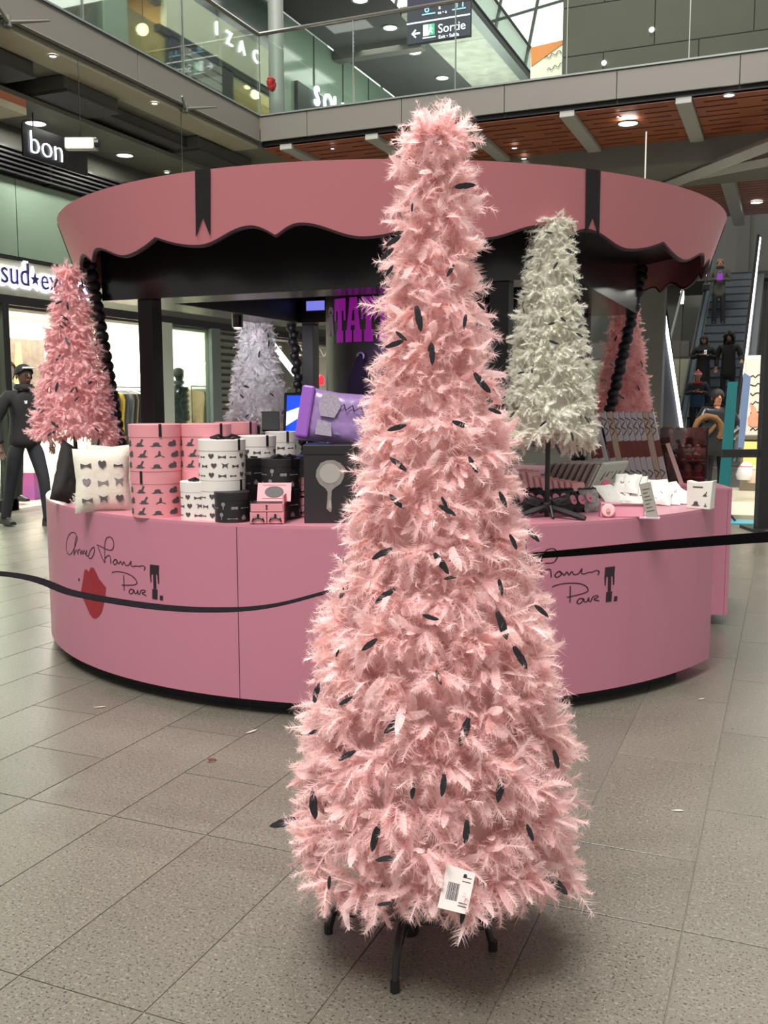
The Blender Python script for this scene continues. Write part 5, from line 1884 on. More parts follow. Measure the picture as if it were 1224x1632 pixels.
MB().tube([tuple(mtx @ Vector(p)) for p in wr], .0028, 5).build('script_print', inkm, cu_)

# ---- cushions at the left end
cw = cpos(166, 817, .07)
cz = empty('printed_cushion', (cw.x, cw.y, KTOP), face_cam(cw) + .1, 'cream cushion printed with bow sketches at the left of the pink boxes', 'cushion')
creamf = mat('cream_fabric', (226, 220, 204), .85, noise=(14, .06), bump=(60, .2))
mt2 = Matrix.Rotation(math.radians(-8), 4, 'X')
c1_ = cushion(.245, .285, .085, seed=5, mtx=mt2, crumple=.002).build('cover', creamf, cz, smooth=True)
for r_i in range(3):
    for k in range(3):
        poly = (BOW1, BOW3, HEART)[(r_i * 2 + k) % 3] if r_i != 2 else (BOW1, HEART, BOW2)[k]
        cx, czz, s = -.075 + k * .072, .035 + r_i * .08, .046
        MB().prism([(cx + u * s, czz + v * s) for u, v in poly], -.0475, -.046, lambda u, v, t: tuple(mt2 @ Vector((u, t + .018 * (abs(u / .12) ** 3), v)))).build('bow_print', paleink if r_i == 1 else greyink, c1_)
cw2 = cpos(182, 812, .22)
cz2 = empty('printed_cushion', (cw2.x, cw2.y, KTOP), face_cam(cw2) + .05, 'cream cushion behind the bow-printed cushion', 'cushion')
c2_ = cushion(.235, .29, .08, seed=6, crumple=.002).build('cover', creamf, cz2, smooth=True)
MB().prism([(-.02, .1), (.02, .1), (.02, .14), (-.02, .14)], -.045, -.043, lambda u, v, t: (u, t, v)).build('bow_print', greyink, c2_)
bb_ = cpos(104, 806, .10)
bg = empty('black_cushion', (bb_.x, bb_.y, KTOP), face_cam(bb_) + .55, 'black cushion with white feather trim leaning at the left counter end', 'cushion')
mt3 = Matrix.Rotation(math.radians(24), 4, 'Y') @ Matrix.Rotation(math.radians(-14), 4, 'X')
bc = cushion(.17, .31, .09, seed=7, mtx=mt3).build('cover', mat('black_plush', (30, 27, 27), .8, noise=(20, .3)), bg, smooth=True)
rngt = np.random.default_rng(9)
N = 420
tt = rngt.uniform(0, 1, N)
P0 = np.array([list(mt3 @ Vector((.03 + .05 * float(a), -.03, .26 * float(a)))) for a in tt]) + rngt.normal(0, .012, (N, 3))
D0 = np.stack([rngt.normal(.25, .5, N), rngt.normal(-.7, .3, N), rngt.normal(-.2, .5, N)], 1)
D0 /= np.linalg.norm(D0, axis=1, keepdims=True)
G0 = np.cross(D0, rngt.normal(0, 1, (N, 3)))
G0 /= np.linalg.norm(G0, axis=1, keepdims=True)
V_, F_ = feather_arrays(P0, D0, G0, rngt.uniform(.025, .05, N), rngt.uniform(.004, .008, N), rngt.uniform(.2, 1.5, N), rngt, 10)
tr_ = link('feather_trim', np_mesh('feather_trim', V_, F_, WHITEF), bg)
tr_['kind'] = 'stuff'

# ---- till screen and card terminal
tm = at_d(432, 690, 4.62)
te = empty('card_terminal', (tm.x, tm.y, KTOP), face_cam(tm), 'black card terminal on a stem behind the white boxes', 'terminal')
MB().box(-.07, .07, -.05, .05, 0, .015).build('base', blackm, te, bevel=.004)
MB().tube([(0, 0, .015), (0, .01, .36)], .014, 8).build('stem', blackm, te)
mt4 = Matrix.Translation((0, -.01, .40)) @ Matrix.Rotation(math.radians(-18), 4, 'X')
MB().box(-.042, .042, -.012, .012, -.04, .055, mt4).build('screen_head', blackm, te, bevel=.004)
MB().box(-.10, .11, -.06, .05, .33, .345).build('shelf', mat('dark_shelf', (36, 34, 38), .4), te)
mo = at_d(492, 690, 4.70)
me_ = empty('till_monitor', (mo.x, mo.y, KTOP), face_cam(mo) - .25, 'black till monitor with a bright blue screen', 'monitor')
MB().box(-.10, .10, -.07, .07, 0, .015).build('base', blackm, me_, bevel=.004)
MB().tube([(0, .03, .015), (0, .03, .36)], .018, 8).build('stem', blackm, me_)
mt5 = Matrix.Translation((0, 0, .43)) @ Matrix.Rotation(math.radians(-10), 4, 'X')
MB().box(-.125, .135, -.012, .02, -.115, .115, mt5).build('bezel', blackm, me_, bevel=.006)
scr = MB().box(-.108, .118, -.0135, -.0125, -.09, .10, mt5).build('screen', mat('blue_screen', (20, 50, 220), .2, emit=(20, 60, 235), strength=1.6), me_)
for k, poly in enumerate(([(-.108, .02), (.118, .10), (.118, .07), (-.108, -.03)], [(-.108, -.05), (-.03, .0), (-.06, .0), (-.108, -.02)])):
    MB().prism(poly, -.0142, -.0137, lambda u, v, t: tuple(mt5 @ Vector((u, t, v)))).build('light_streak', mat('screen_streak', (200, 220, 250), .3, emit=(190, 215, 250), strength=1.4), scr)

# ---- goods on the right: pouches, folded cloths, boards, books
def pouch_row():
    blackcloth = mat('black_pouch', (30, 26, 30), .6, noise=(40, .3))
    pinkcloth = mat('pink_pouch', (214, 140, 160), .6, noise=(12, .1))
    dotp = mat('raspberry_dot', (190, 50, 90), .6)
    n = 9
    for i in range(n):
        x = 842 + i * 13.2
        y = 820 - i * .1
        p = cpos(x, y, .075)
        e = empty('gift_pouch', (p.x, p.y, KTOP), face_cam(p) + .35 + .04 * i, ('black pouch with pink oval patches, number %s along the counter from the pole' % ['one', 'two', 'three', 'four', 'five', 'six', 'seven', 'eight', 'nine'][i])
                  if i < n - 1 else 'end black pouch with black and white patterned side', 'pouch', 'black pouches with pink patches')
        h = .105 + .012 * math.sin(i * 1.7)
        mt = Matrix.Rotation(math.radians(-30), 4, 'X')
        c = cushion(.10, h, .034, 8, 8, seed=30 + i, mtx=mt, crumple=.002).build('cloth', blackcloth if i < n - 1 else mat('pattern_pouch', (30, 28, 30), .6, noise=(70, .9), rgb2=(200, 196, 190)), e, smooth=True)
        for k, (cx, czz, rx, rz_) in enumerate(((-.02, h * .56, .018, .024),)):
            pt_ = MB().prism(ellipse(cx, czz, rx, rz_, 14), -.0215, -.0185, lambda u, v, t: tuple(mt @ Vector((u, t, v)))).build('patch', pinkcloth, c)
            MB().prism(ellipse(cx + .004, czz - .004, .005, .005, 8), -.0225, -.0216, lambda u, v, t: tuple(mt @ Vector((u, t, v)))).build('dot', dotp, pt_)
        MB().tube([tuple(mt @ Vector((-.05 + .012 * k, .0, h + .004 * (k % 2)))) for k in range(9)], .006, 6).build('ruffle', ribm, e)
    # black bow tied round the pole of the cream tree
    p = wtree.location
    e = empty('black_bow', (p.x, p.y, KTOP), face_cam(p), 'big black fabric bow tied at the foot of the cream tree', 'bow')
    for sx in (-1, 1):
        mtb = Matrix.Translation((sx * .02, -.03, .055)) @ Matrix.Rotation(sx * math.radians(72), 4, 'Y')
        cushion(.05, .085, .03, 9, 9, seed=90 + sx, mtx=mtb, crumple=.004).build('loop', blackcloth, e, smooth=True)
    MB().tube([(0, -.03, .05), (.08, -.08, .03), (.16, -.12, .008)], [.012, .016, .012], 6).build('tail', blackcloth, e, smooth=True)
    MB().tube([(0, -.03, .05), (-.06, -.06, .03), (-.11, -.06, .012)], [.012, .016, .012], 6).build('tail', blackcloth, e, smooth=True)
    MB().cbox((0, -.03, .05), (.035, .03, .035)).build('knot', blackcloth, e, bevel=.008)
    # folded pink cloths behind
    for i in range(10):
        x = 838 + i * 9.5
        p = cpos(x, 800 - i * .3, .12)
        e = empty('folded_cloth', (p.x, p.y, KTOP), face_cam(p) + .9, 'folded pink cloth, %s in the row behind the black pouches' % ['first', 'second', 'third', 'fourth', 'fifth', 'sixth', 'seventh', 'eighth', 'ninth', 'tenth'][i], 'cloth', 'folded pink cloths')
        hh = .135 - .006 * i + (.02 if i < 3 else 0)
        mt = Matrix.Rotation(math.radians(-16), 4, 'X')
        pc = mat('pale_pink_cloth', (232, 176, 176), .75, noise=(14, .1))
        MB().prism([(-.012, 0), (.012, 0), (.013, hh * .9), (.006, hh), (-.005, hh), (-.013, hh * .92)], -.05, .05, lambda u, v, t: tuple(mt @ Vector((t, u, v)))).build('fold', pc, e, bevel=.003)
        MB().prism([(-.004, .01), (.004, .01), (.004, hh + .004), (-.004, hh + .004)], -.052, .052, lambda u, v, t: tuple(mt @ Vector((t, u, v)))).build('inner_fold', mat('rose_lining', (206, 120, 132), .7), e)


pouch_row()
# leaning white boards (calendars) seen edge on
cardm = mat('grey_board', (176, 164, 156), .6, noise=(8, .1))
whboard = mat('white_board', (226, 232, 222), .5, noise=(6, .05))
for i in range(9):
    x = 872 + i * 10.5
    p = cpos(x, 797, .30)
    e = empty('leaning_board', (p.x, p.y, KTOP), face_cam(p) + 1.05, ('grey-edged board, %s in the leaning row behind the pouches' % ['first', 'second', 'third', 'fourth', 'fifth', 'sixth', 'seventh', 'eighth'][i]) if i < 8 else 'bright white printed board at the front of the leaning row', 'board', 'leaning boards')
    mt = Matrix.Rotation(math.radians(27), 4, 'X')
    b_ = MB().box(-.13, .13, -.008, .008, 0, .20, mt).build('board', whboard if i == 8 else cardm, e, bevel=.001)
    MB().box(-.125, .125, -.0095, -.0081, .006, .194, mt).build('cover', whboard if i >= 7 else mat('board_cover', (150, 136, 132), .5, noise=(10, .3)), b_)
    if i == 8:
        for k in range(5):
            mtp = mt
            MB().prism([(-.10 + .04 * k, .10 + .02 * (k % 3)), (-.085 + .04 * k, .10 + .02 * (k % 3)), (-.075 + .04 * k, .15), (-.08 + .04 * k, .15)], -.0102, -.0096, lambda u, v, t: tuple(mtp @ Vector((u, t, v)))).build('print', greyink, b_)

# upright books leaning on the rear counter
covm = mat('book_spine', (214, 202, 210), .45, noise=(8, .15))
bandm = mat('book_band', (140, 70, 64), .45, noise=(14, .4))
goldm = mat('book_gold', (214, 186, 170), .35, noise=(14, .3))
for i in range(12):
    x = 958 + i * 9.4
    y = 778
    p = at_d(x, y, 5.62 + .012 * i)
    p.z = KTOP
    gold = i in (4, 10)
    e = empty('leaning_book', (p.x, p.y, KTOP), face_cam(p), '%s hardback with red middle band in the leaning row%s' % (['first', 'second', 'third', 'fourth', 'fifth', 'sixth', 'seventh', 'eighth', 'ninth', 'tenth', 'eleventh', 'last'][i], ', gold toned' if gold else ''), 'book', 'leaning hardbacks')
    mt = Matrix.Rotation(math.radians(-13 - (2 if i == 2 else 0)), 4, 'Y')
    H_ = .445 if i != 2 else .45
    cov = MB().box(-.0155, .0155, -.11, .11, 0, H_, mt).build('cover', goldm if gold else covm, e, bevel=.004)
    if i != 2:
        MB().box(-.0162, .0162, -.1108, .10, H_ * .40, H_ * .62, mt).build('band', bandm if not gold else goldm, cov)
        for k, (v0, sgn) in enumerate(((.70, 1), (.76, -1), (.82, 1), (.88, -1), (.13, 1), (.18, -1))):
            v = v0 * H_
            MB().prism([(-.014, v), (-.010, v - .002), (.013, v + .022), (.010, v + .025)] if sgn > 0 else [(-.014, v + .022), (-.011, v + .026), (.013, v + .003), (.010, v)], -.1118, -.1102, lambda u, vv, t: tuple(mt @ Vector((u, t, vv)))).build('spine_mark', inkm, cov)
    MB().box(-.0125, .0125, -.105, .112, .004, H_ + .003, mt).build('pages', pinkbox, cov)
# pink shelf strip and acrylic case with little bottles
ac = on_radius(1086, 776, 1.62, True)
acp = at_d(1086, 776, 5.85)
ae = empty('acrylic_case', (acp.x, acp.y, KTOP), face_cam(acp) - .1, 'clear acrylic case with rows of small red bottles', 'case')
acr = glass_mat('acrylic', (214, 190, 190), .2)
W2_, H2_ = .135, .335
MB().box(-W2_, W2_, -.004, 0, 0, H2_).build('front_pane', acr, ae)
MB().box(-W2_, W2_, .15, .156, 0, H2_).build('back_panel', mat('case_back', (92, 52, 56), .4, noise=(20, .6), rgb2=(140, 110, 108), stretch=(6, 1, 1)), ae)
MB().box(-W2_, -W2_ + .004, 0, .15, 0, H2_).build('side_pane', acr, ae)
MB().box(W2_ - .004, W2_, 0, .15, 0, H2_).build('side_pane', acr, ae)
shm = mat('case_shelf', (214, 176, 178), .2)
for zz, x0, x1 in ((.003, -W2_, W2_), (.135, -.02, W2_), (.23, -W2_, -.02)):
    MB().box(x0 + .005, x1 - .005, .002, .148, zz, zz + .006).build('shelf', shm, ae)
redgl = mat('red_glass', (196, 60, 60), .15, coat=.5)
for k, (cx, zz, s) in enumerate(((-.085, .10, .028), (-.10, .012, .026), (-.045, .012, .026), (.03, .012, .028), (.09, .012, .028), (.03, .143, .022), (.08, .143, .022), (-.08, .238, .02), (.0, .245, .02))):
    b_ = MB().lathe([(0, 0), (s * .8, 0), (s, .01), (s, .035), (s * .6, .045), (s * .35, .05), (s * .35, .056), (0, .056)], 14, (cx, .05, zz)).build('bottle', redgl, ae, smooth=True)
    MB().lathe([(s * .9 * math.sin(j * PI / 8), s * .9 - s * .9 * math.cos(j * PI / 8)) for j in range(9)], 12, (cx, .05, zz + .054)).build('stopper', whitebox, b_, smooth=True)
st = at_d(1088, 776, 5.6)
sk = empty('pink_stick_sign', (st.x, st.y, KTOP), face_cam(st), 'slanted pale pink stick standing before the acrylic case', 'sign')
MB().box(-.012, .012, -.004, .004, 0, .27, Matrix.Rotation(math.radians(-20), 4, 'Y')).build('stick', mat('pale_pink_plastic', (240, 196, 196), .4), sk)
MB().box(-.05, .12, -.03, .03, 0, .02).build('foot', pinkbox, sk, bevel=.004)

# heap of folded white shirts
for i in range(15):
    x = 985 + (i % 8) * 15.5 + (i // 8) * 9
    y = 812 - (i % 8) * .7
    p = cpos(x, y, .10 + .05 * (i // 8))
    e = empty('folded_shirt', (p.x, p.y, KTOP + .004 + (.012 * max(0, 5 - i % 8) if i >= 8 else 0)), face_cam(p) + .3 + RNG.uniform(-.6, .6), 'white folded shirt, %s in the %s row before the books' % (['first', 'second', 'third', 'fourth', 'fifth', 'sixth', 'seventh', 'eighth'][i % 8], 'front' if i < 8 else 'rear'), 'shirt', 'folded white shirts')
    mt = Matrix.Rotation(math.radians(-58 + RNG.uniform(-16, 16)), 4, 'X')
    c = cushion(.12, .11 + (.03 if i < 3 or i > 7 else 0), .04, 9, 8, seed=60 + i, mtx=mt, crumple=.007).build('cloth', mat('white_cotton', (240, 238, 232), .85, noise=(20, .06)), e, smooth=True)
    MB().tube([tuple(mt @ Vector((-.03 + .008 * k, -.018, .06 + .01 * math.sin(k * 2.0 + i)))) for k in range(7)], .0016, 5).build('print', greyink, c)
# pink pouch, flower, price card, white bag
p = cpos(992, 826, .06)
e = empty('pink_pouch', (p.x, p.y, KTOP), face_cam(p) + .15, 'flat pink pouch lying before the white shirts', 'pouch')
MB().prism([(-.10, .0), (.085, 0), (.10, .065), (.085, .05), (-.095, .062)], -.03, .03, lambda u, v, t: (u, t + .3 * v, v)).build('pouch', mat('pink_pouch', (214, 140, 160), .6), e, bevel=.006)
MB().prism([(-.09, .050), (.085, .050), (.085, .056), (-.09, .056)], -.033, .0, lambda u, v, t: (u, t + .3 * v, v)).build('zip', mat('zip_dark', (130, 70, 84), .5), e)
p = cpos(969, 826, .03)
e = empty('pale_rosette', (p.x, p.y, KTOP), face_cam(p), 'round pale pink rosette by the pink pouch', 'rosette')
MB().lathe([(0, -.008), (.026, -.006), (.030, 0), (.026, .006), (.01, .009), (0, .006)], 18).build('petal_disc', mat('pale_pink_plastic', (240, 196, 196), .4), e, loc=(0, 0, .031), rot=(PI / 2 - .2, 0, 0), smooth=True)
MB().lathe([(0, 0), (.009, 0), (.009, .014), (0, .014)], 10).build('centre', pinkbox, e, loc=(0, -.004, .031), rot=(PI / 2 - .2, 0, 0))
p = cpos(965, 795, .06)
e = empty('raspberry_rosette', (p.x, p.y, KTOP), face_cam(p), 'raspberry pink rosette on the white shirts', 'rosette')
MB().lathe([(0, -.008), (.022, -.006), (.025, 0), (.022, .006), (0, .009)], 16).build('petal_disc', mat('rasp', (216, 110, 140), .6), e, loc=(0, -.04, .072), rot=(PI / 2 - .3, 0, 0), smooth=True)
MB().tube([(0, -.03, 0), (0, -.035, .06)], .006, 6).build('stem', mat('rasp', (216, 110, 140), .6), e)
p = cpos(1040, 827, .03)
e = empty('price_card', (p.x, p.y, KTOP), face_cam(p), 'grey price card standing tilted before the white shirts', 'card')
mt = Matrix.Rotation(math.radians(-14), 4, 'Y') @ Matrix.Rotation(math.radians(-8), 4, 'X')
cd = MB().box(-.025, .025, -.001, .001, 0, .155, mt).build('card', mat('grey_card', (150, 146, 134), .6, noise=(30, .1)), e)
for k in range(7):
    MB().prism([(-.017, .03 + .016 * k), (.015 - .006 * (k % 3), .03 + .016 * k), (.015 - .006 * (k % 3), .034 + .016 * k), (-.017, .034 + .016 * k)], -.0018, -.0011, lambda u, v, t: tuple(mt @ Vector((u, t, v)))).build('print_line', greyink, cd)
MB().box(-.055, .03, -.035, .03, 0, .004).build('holder', mat('clear_holder', (200, 170, 190), .2), e)
p = cpos(1116, 812, .05)
e = empty('gift_bag', (p.x, p.y, KTOP), face_cam(p) - .35, 'small white gift bag with black sketches at the right counter end', 'bag')
bagw = mat('bag_white', (232, 232, 222), .6, noise=(16, .06))
nb_ = [(-.055, 0), (.055, 0), (.062, .12), (.066, .135), (.03, .128), (-.02, .122), (-.06, .13)]
bq = MB().prism(nb_, -.03, .03, lambda u, v, t: (u, t * (1 - v * 1.5), v)).build('bag', bagw, e, bevel=.003)
for k, (u, v, s, pl) in enumerate(((-.005, .096, .034, COMB), (.030, .060, .024, HAT2), (-.012, .014, .040, HAT1), (.034, .014, .018, HAT4))):
    MB().prism([(u + a * s, v + b * s) for a, b in pl], -.0315, -.0302, lambda uu, vv, t: (uu, (t) * (1 - vv * 1.5) - .0006, vv)).build('sketch', greyink, bq)
MB().prism([(-.01, .02), (.012, .02), (.012, .12), (-.01, .12)], -.057, -.0555, lambda uu, vv, t: (t - .0015, uu, vv)).build('pink_panel', mat('rasp', (216, 110, 140), .6), bq)
MB().prism(ellipse(0, .065, .007, .007, 10), -.0595, -.0575, lambda uu, vv, t: (t - .0015, uu, vv)).build('red_spot', mat('spot_red', (200, 50, 80), .6), bq)

# ------------------------------------------------------------------ crowd-control belt
postm = mat('belt_post', (30, 29, 31), .35, metal=.4)
POSTS = []
for i, (x, yv, d_, lab) in enumerate(((700, 890, 2.72, 'black belt post hidden behind the big pink tree'), (1420, 850, 3.15, 'black belt post beyond the right edge'), (-330, 905, 3.5, 'black belt post beyond the left edge'))):
    p = at_d(x, yv, d_)
    e = empty('belt_post', (p.x, p.y, 0), 0, lab, 'post', 'belt posts')
    MB().lathe([(0, 0), (.15, 0), (.15, .012), (.12, .022), (.03, .03), (.03, .04), (0, .04)], 28).build('base', postm, e, smooth=True)
    MB().tube([(0, 0, .03), (0, 0, .90)], .026, 14).build('tube', postm, e, smooth=True)
    MB().lathe([(0, .86), (.032, .86), (.034, .87), (.034, .94), (.028, .955), (0, .955)], 16).build('head', blackm, e, smooth=True)
    POSTS.append(p)


def belt(ctrl, wid, name, lab, tw):
    """flat tape along smooth control points; tw gives the tilt of the tape (rad from upright) per point"""
    P = []
    n = 10
    for i in range(len(ctrl) - 1):
        p0, p1, p2, p3 = [ctrl[min(max(i + k, 0), len(ctrl) - 1)] for k in (-1, 0, 1, 2)]
        a0, a1 = tw[i], tw[i + 1]
        for k in range(n):
            t = k / n
            P.append((.5 * ((2 * p1) + (-p0 + p2) * t + (2 * p0 - 5 * p1 + 4 * p2 - p3) * t * t + (-p0 + 3 * p1 - 3 * p2 + p3) * t ** 3), a0 + (a1 - a0) * t))
    P.append((ctrl[-1], tw[-1]))
    mb = MB()
    vs, fs = [], []
    for i, (p, a) in enumerate(P):
        t = (P[min(i + 1, len(P) - 1)][0] - P[max(i - 1, 0)][0]).normalized()
        up = (Vector((0, 0, 1)) - t * t.z).normalized()
        sd = t.cross(up)
        w = up * math.cos(a) + sd * math.sin(a)
        nn = t.cross(w) * .0009
        for q in (p + w * wid / 2 + nn, p - w * wid / 2 + nn, p - w * wid / 2 - nn, p + w * wid / 2 - nn):
            vs.append(q)
    for i in range(len(P) - 1):
        for k in range(4):
            fs.append((4 * i + k, 4 * i + (k + 1) % 4, 4 * i + 4 + (k + 1) % 4, 4 * i + 4 + k))
    mb.add(vs, fs)
    o = mb.build(name, mat('belt_black', (24, 21, 25), .95, noise=(60, .2), spec=.05), smooth=True)
    return tag(o, lab, 'belt', 'crowd-control belts')


belt([at_d(700, 893, 2.69), at_d(870, 884, 2.76), at_d(1050, 869, 2.86), at_d(1224, 856, 2.97), at_d(1405, 846, 3.12)], .034, 'barrier_belt', 'straight black belt crossing the right half of the counter', [.95, .85, .5, .15, 0])
belt([at_d(690, 893, 2.69), at_d(620, 915, 2.74), at_d(530, 941, 2.78), at_d(430, 966, 2.84), at_d(340, 972, 2.90), at_d(240, 966, 2.97), at_d(120, 946, 3.06), at_d(0, 914, 3.16), at_d(-310, 905, 3.48)], .034, 'barrier_belt', 'sagging thin black belt crossing the lips on the left', [1.3, 1.42, 1.42, 1.40, 1.33, 1.28, 1.32, 1.36, 1.3])


# ================================================================== PEOPLE, FIGURES, CLOTHES RACKS
def skin_obj(name, chains, m, parent, sub=1, root=0):
    """chains: lists of (pos, radius or (rx, ry)); equal positions are welded"""
    vs, es, rs, idx = [], [], [], {}
    for ch in chains:
        prev = None
        for p, r in ch:
            k = tuple(round(c, 4) for c in p)
            if k not in idx:
                idx[k] = len(vs)
                vs.append(k)
                rs.append(r if isinstance(r, tuple) else (r, r))
            i = idx[k]
            if prev is not None and prev != i:
                es.append((prev, i))
            prev = i
    me = bpy.data.meshes.new(name)
    me.from_pydata(vs, es, [])
    me.materials.append(m)
    o = link(name, me, parent)
    md = o.modifiers.new('skin', 'SKIN')
    md.use_smooth_shade = True
    md.branch_smoothing = .6
    for i, r in enumerate(rs):
        me.skin_vertices[0].data[i].radius = r
        me.skin_vertices[0].data[i].use_root = (i == root)
    s = o.modifiers.new('sub', 'SUBSURF')
    s.levels = sub
    s.render_levels = sub
    return o


def lerp(a, b, t):
    return tuple(a[i] + (b[i] - a[i]) * t for i in range(3))


def hand_chains(wrist, elbow, side):
    """palm and five fingers continuing the forearm, slightly curled"""
    w, e = Vector(wrist), Vector(elbow)
    d = (w - e).normalized()
    s = d.cross(Vector((0, 0, 1)) if abs(d.z) < .8 else Vector((0, -1, 0))).normalized() * side
    n = d.cross(s)
    palm = w + d * .055
    out = [[(tuple(w), .024), (tuple(palm), (.030, .016))]]
    for k, ln in enumerate((.066, .076, .070, .054)):
        b = palm + s * (.027 - .018 * k) + d * .02
        out.append([(tuple(palm), (.030, .016)), (tuple(b), .0095), (tuple(b + d * ln * .55 - n * .006), .0088), (tuple(b + d * ln - n * .022), .0075)])
    t0 = w + d * .02 + s * .030
    out.append([(tuple(w), .024), (tuple(t0), .011), (tuple(t0 + d * .03 + s * .014), .0095), (tuple(t0 + d * .055 + s * .012 - n * .008), .008)])
    return out


def person(loc, rz, height, label, skin, top, trousers, shoes, hair, arms=None, legs=None, coat_len=.86, hairstyle='short', lean=0.0, head_turn=0.0, name='person', face=True, puffy=1.0, collar=None, skirt=None):
    k = height / 1.72
    e = empty(name, loc, rz, label, 'person' if name == 'person' else 'mannequin')
    e.scale = (k, k, k)
    arms = arms or {}
    legs = legs or {}
    pel, wst, chs, nkb = (0, .0, .95), (0, -.01 + lean * .3, 1.10), (0, -.01 + lean * .7, 1.30), (0, .0 + lean, 1.44)
    nk, jaw, cra, crn = (0, -.005 + lean, 1.485), (0, -.024 + lean * 1.1, 1.538), (0, -.008 + lean * 1.1, 1.610), (0, .0 + lean * 1.1, 1.676)
    sh = {s: (s * .185, lean * .9, 1.405) for s in (-1, 1)}
    el = {-1: arms.get('el_l', (-.26, .02, 1.13)), 1: arms.get('el_r', (.26, .02, 1.13))}
    wr = {-1: arms.get('wr_l', (-.26, -.06, .90)), 1: arms.get('wr_r', (.26, -.06, .90))}
    kn = {-1: legs.get('kn_l', (-.10, -.02, .50)), 1: legs.get('kn_r', (.10, -.02, .50))}
    an = {-1: legs.get('an_l', (-.11, .02, .085)), 1: legs.get('an_r', (.11, .02, .085))}
    hp = {s: (s * .09, 0, .90) for s in (-1, 1)}
    ch = [[(pel, (.135, .10)), (wst, (.125, .09)), (chs, (.135, .095)), (nkb, (.07, .06)), (nk, .050), (jaw, (.064, .070)), (cra, (.080, .097)), (crn, (.056, .066))]]
    for s in (-1, 1):
        ch.append([(chs, (.135, .095)), (sh[s], .048), (lerp(sh[s], el[s], .5), .046), (el[s], .038), (lerp(el[s], wr[s], .5), .034), (wr[s], .024)])
        ch.append([(pel, (.135, .10)), (hp[s], .082), (lerp(hp[s], kn[s], .5), .070), (kn[s], .052), (lerp(kn[s], an[s], .4), .052), (an[s], .034)])
        ch += hand_chains(wr[s], el[s], -s)
        ch.append([(an[s], .034), ((an[s][0], an[s][1] - .08, max(an[s][2] - .06, .022)), .018)])
    body = skin_obj('body', ch, skin, e, 2)
    g = 1.16 * puffy
    # jacket
    hem = (0, .0, coat_len)
    jk = [[(hem, (.165 * g, .125 * g)), (pel if coat_len < .9 else (0, 0, .99), (.155 * g, .115 * g)), (wst, (.145 * g, .108 * g)), (chs, (.165 * g, .122 * g)), ((0, lean, 1.415), (.11, .095)), ((0, lean, 1.475), (.075, .07))]]
    for s in (-1, 1):
        jk.append([(chs, (.165 * g, .122 * g)), (sh[s], .070 * g), (lerp(sh[s], el[s], .5), .062 * g), (el[s], .054 * g), (lerp(el[s], wr[s], .5), .048 * g), (lerp(el[s], wr[s], .93), .040 * g)])
    jo = skin_obj('jacket', jk, top, e, 2)
    tr = [[(pel, (.158, .124)), ((0, 0, 1.02), (.14, .108))]]
    for s in (-1, 1):
        tr.append([(pel, (.158, .124)), (hp[s], .100), (lerp(hp[s], kn[s], .5), .082), (kn[s], .066), (lerp(kn[s], an[s], .5), .060), (an[s], .056), ((an[s][0], an[s][1], an[s][2] - .035), .056)])
    skin_obj('trousers', tr, trousers, e, 2)
    if skirt:
        MB().lathe([(.13, 1.0), (.17, .8), (.20, skirt)], 20, sy=.75).build('skirt', top, e, smooth=True)
    for s in (-1, 1):
        a = an[s]
        z = a[2] - .085
        MB().add(*shoe(a[0], a[1], z, s)).build('shoe', shoes, e, smooth=True)
    # face
    hx, hy, hz = 0, cra[1], cra[2]
    if face:
        rt = Matrix.Rotation(head_turn, 4, 'Z')

        def fp_(x, y, z):
            v = rt @ Vector((x, y, z))
            return (v.x, v.y + hy, z)
        dk = mat('eye_dark', (30, 22, 20), .3)
        for s in (-1, 1):
            MB().lathe([(.009 * math.sin(i * PI / 6), .007 * math.cos(i * PI / 6)) for i in range(7)], 8, fp_(s * .031, -.089, hz - .012)).build('eye', dk, e, smooth=True)
            MB().tube([fp_(s * .046, -.083, hz + .008), fp_(s * .031, -.094, hz + .013), fp_(s * .016, -.095, hz + .009)], .004, 5).build('brow', hair, e)
            MB().lathe([(.02 * math.sin(i * PI / 6), .028 * math.cos(i * PI / 6)) for i in range(7)], 8, fp_(s * .083, .005, hz - .03), sx=.45).build('ear', skin, e, smooth=True)
        MB().tube([fp_(0, -.094, hz + .0), fp_(0, -.110, hz - .032), fp_(0, -.094, hz - .040)], [.007, .013, .009], 8).build('nose', skin, e, smooth=True)
        MB().tube([fp_(-.023, -.086, hz - .064), fp_(0, -.094, hz - .062), fp_(.023, -.086, hz - .064)], [.003, .006, .003], 6).build('mouth', mat('lip_tone', (150, 80, 76), .5), e, smooth=True)
    HR = []
    if hairstyle in ('short', 'long', 'curly', 'bob', 'cap', 'hijab', 'beanie'):
        # shell over the skull, open at the face
        def shell(rx, ry, rz_, cz_, front, low, m, nm, jitter=0.0, seed=1):
            rg = random.Random(seed)
            vs, fs = [], []
            nu, nv = 20, 10
            for j in range(nv + 1):
                for i in range(nu):
                    a = 2 * PI * i / nu
                    fr = max(0, -math.sin(a))            # 1 facing front
                    lim = low + (front - low) * (fr ** 1.7)
                    v = lim + (PI / 2 - lim) * (j / nv)
                    jj = 1 + rg.uniform(-jitter, jitter)
                    cv = math.cos(v) if v > 0 else max(math.cos(v), .9)
                    vs.append((rx * cv * math.cos(a) * jj, hy + .006 + ry * cv * math.sin(a) * jj, cz_ + rz_ * (math.sin(v) if v > 0 else v) * jj))
            for j in range(nv):
                for i in range(nu):
                    i2 = (i + 1) % nu
                    fs.append((j * nu + i, j * nu + i2, (j + 1) * nu + i2, (j + 1) * nu + i))
            o = MB().add(vs, fs).build(nm, m, e, smooth=True)
            sol = o.modifiers.new('solid', 'SOLIDIFY')
            sol.thickness = .008
            return o
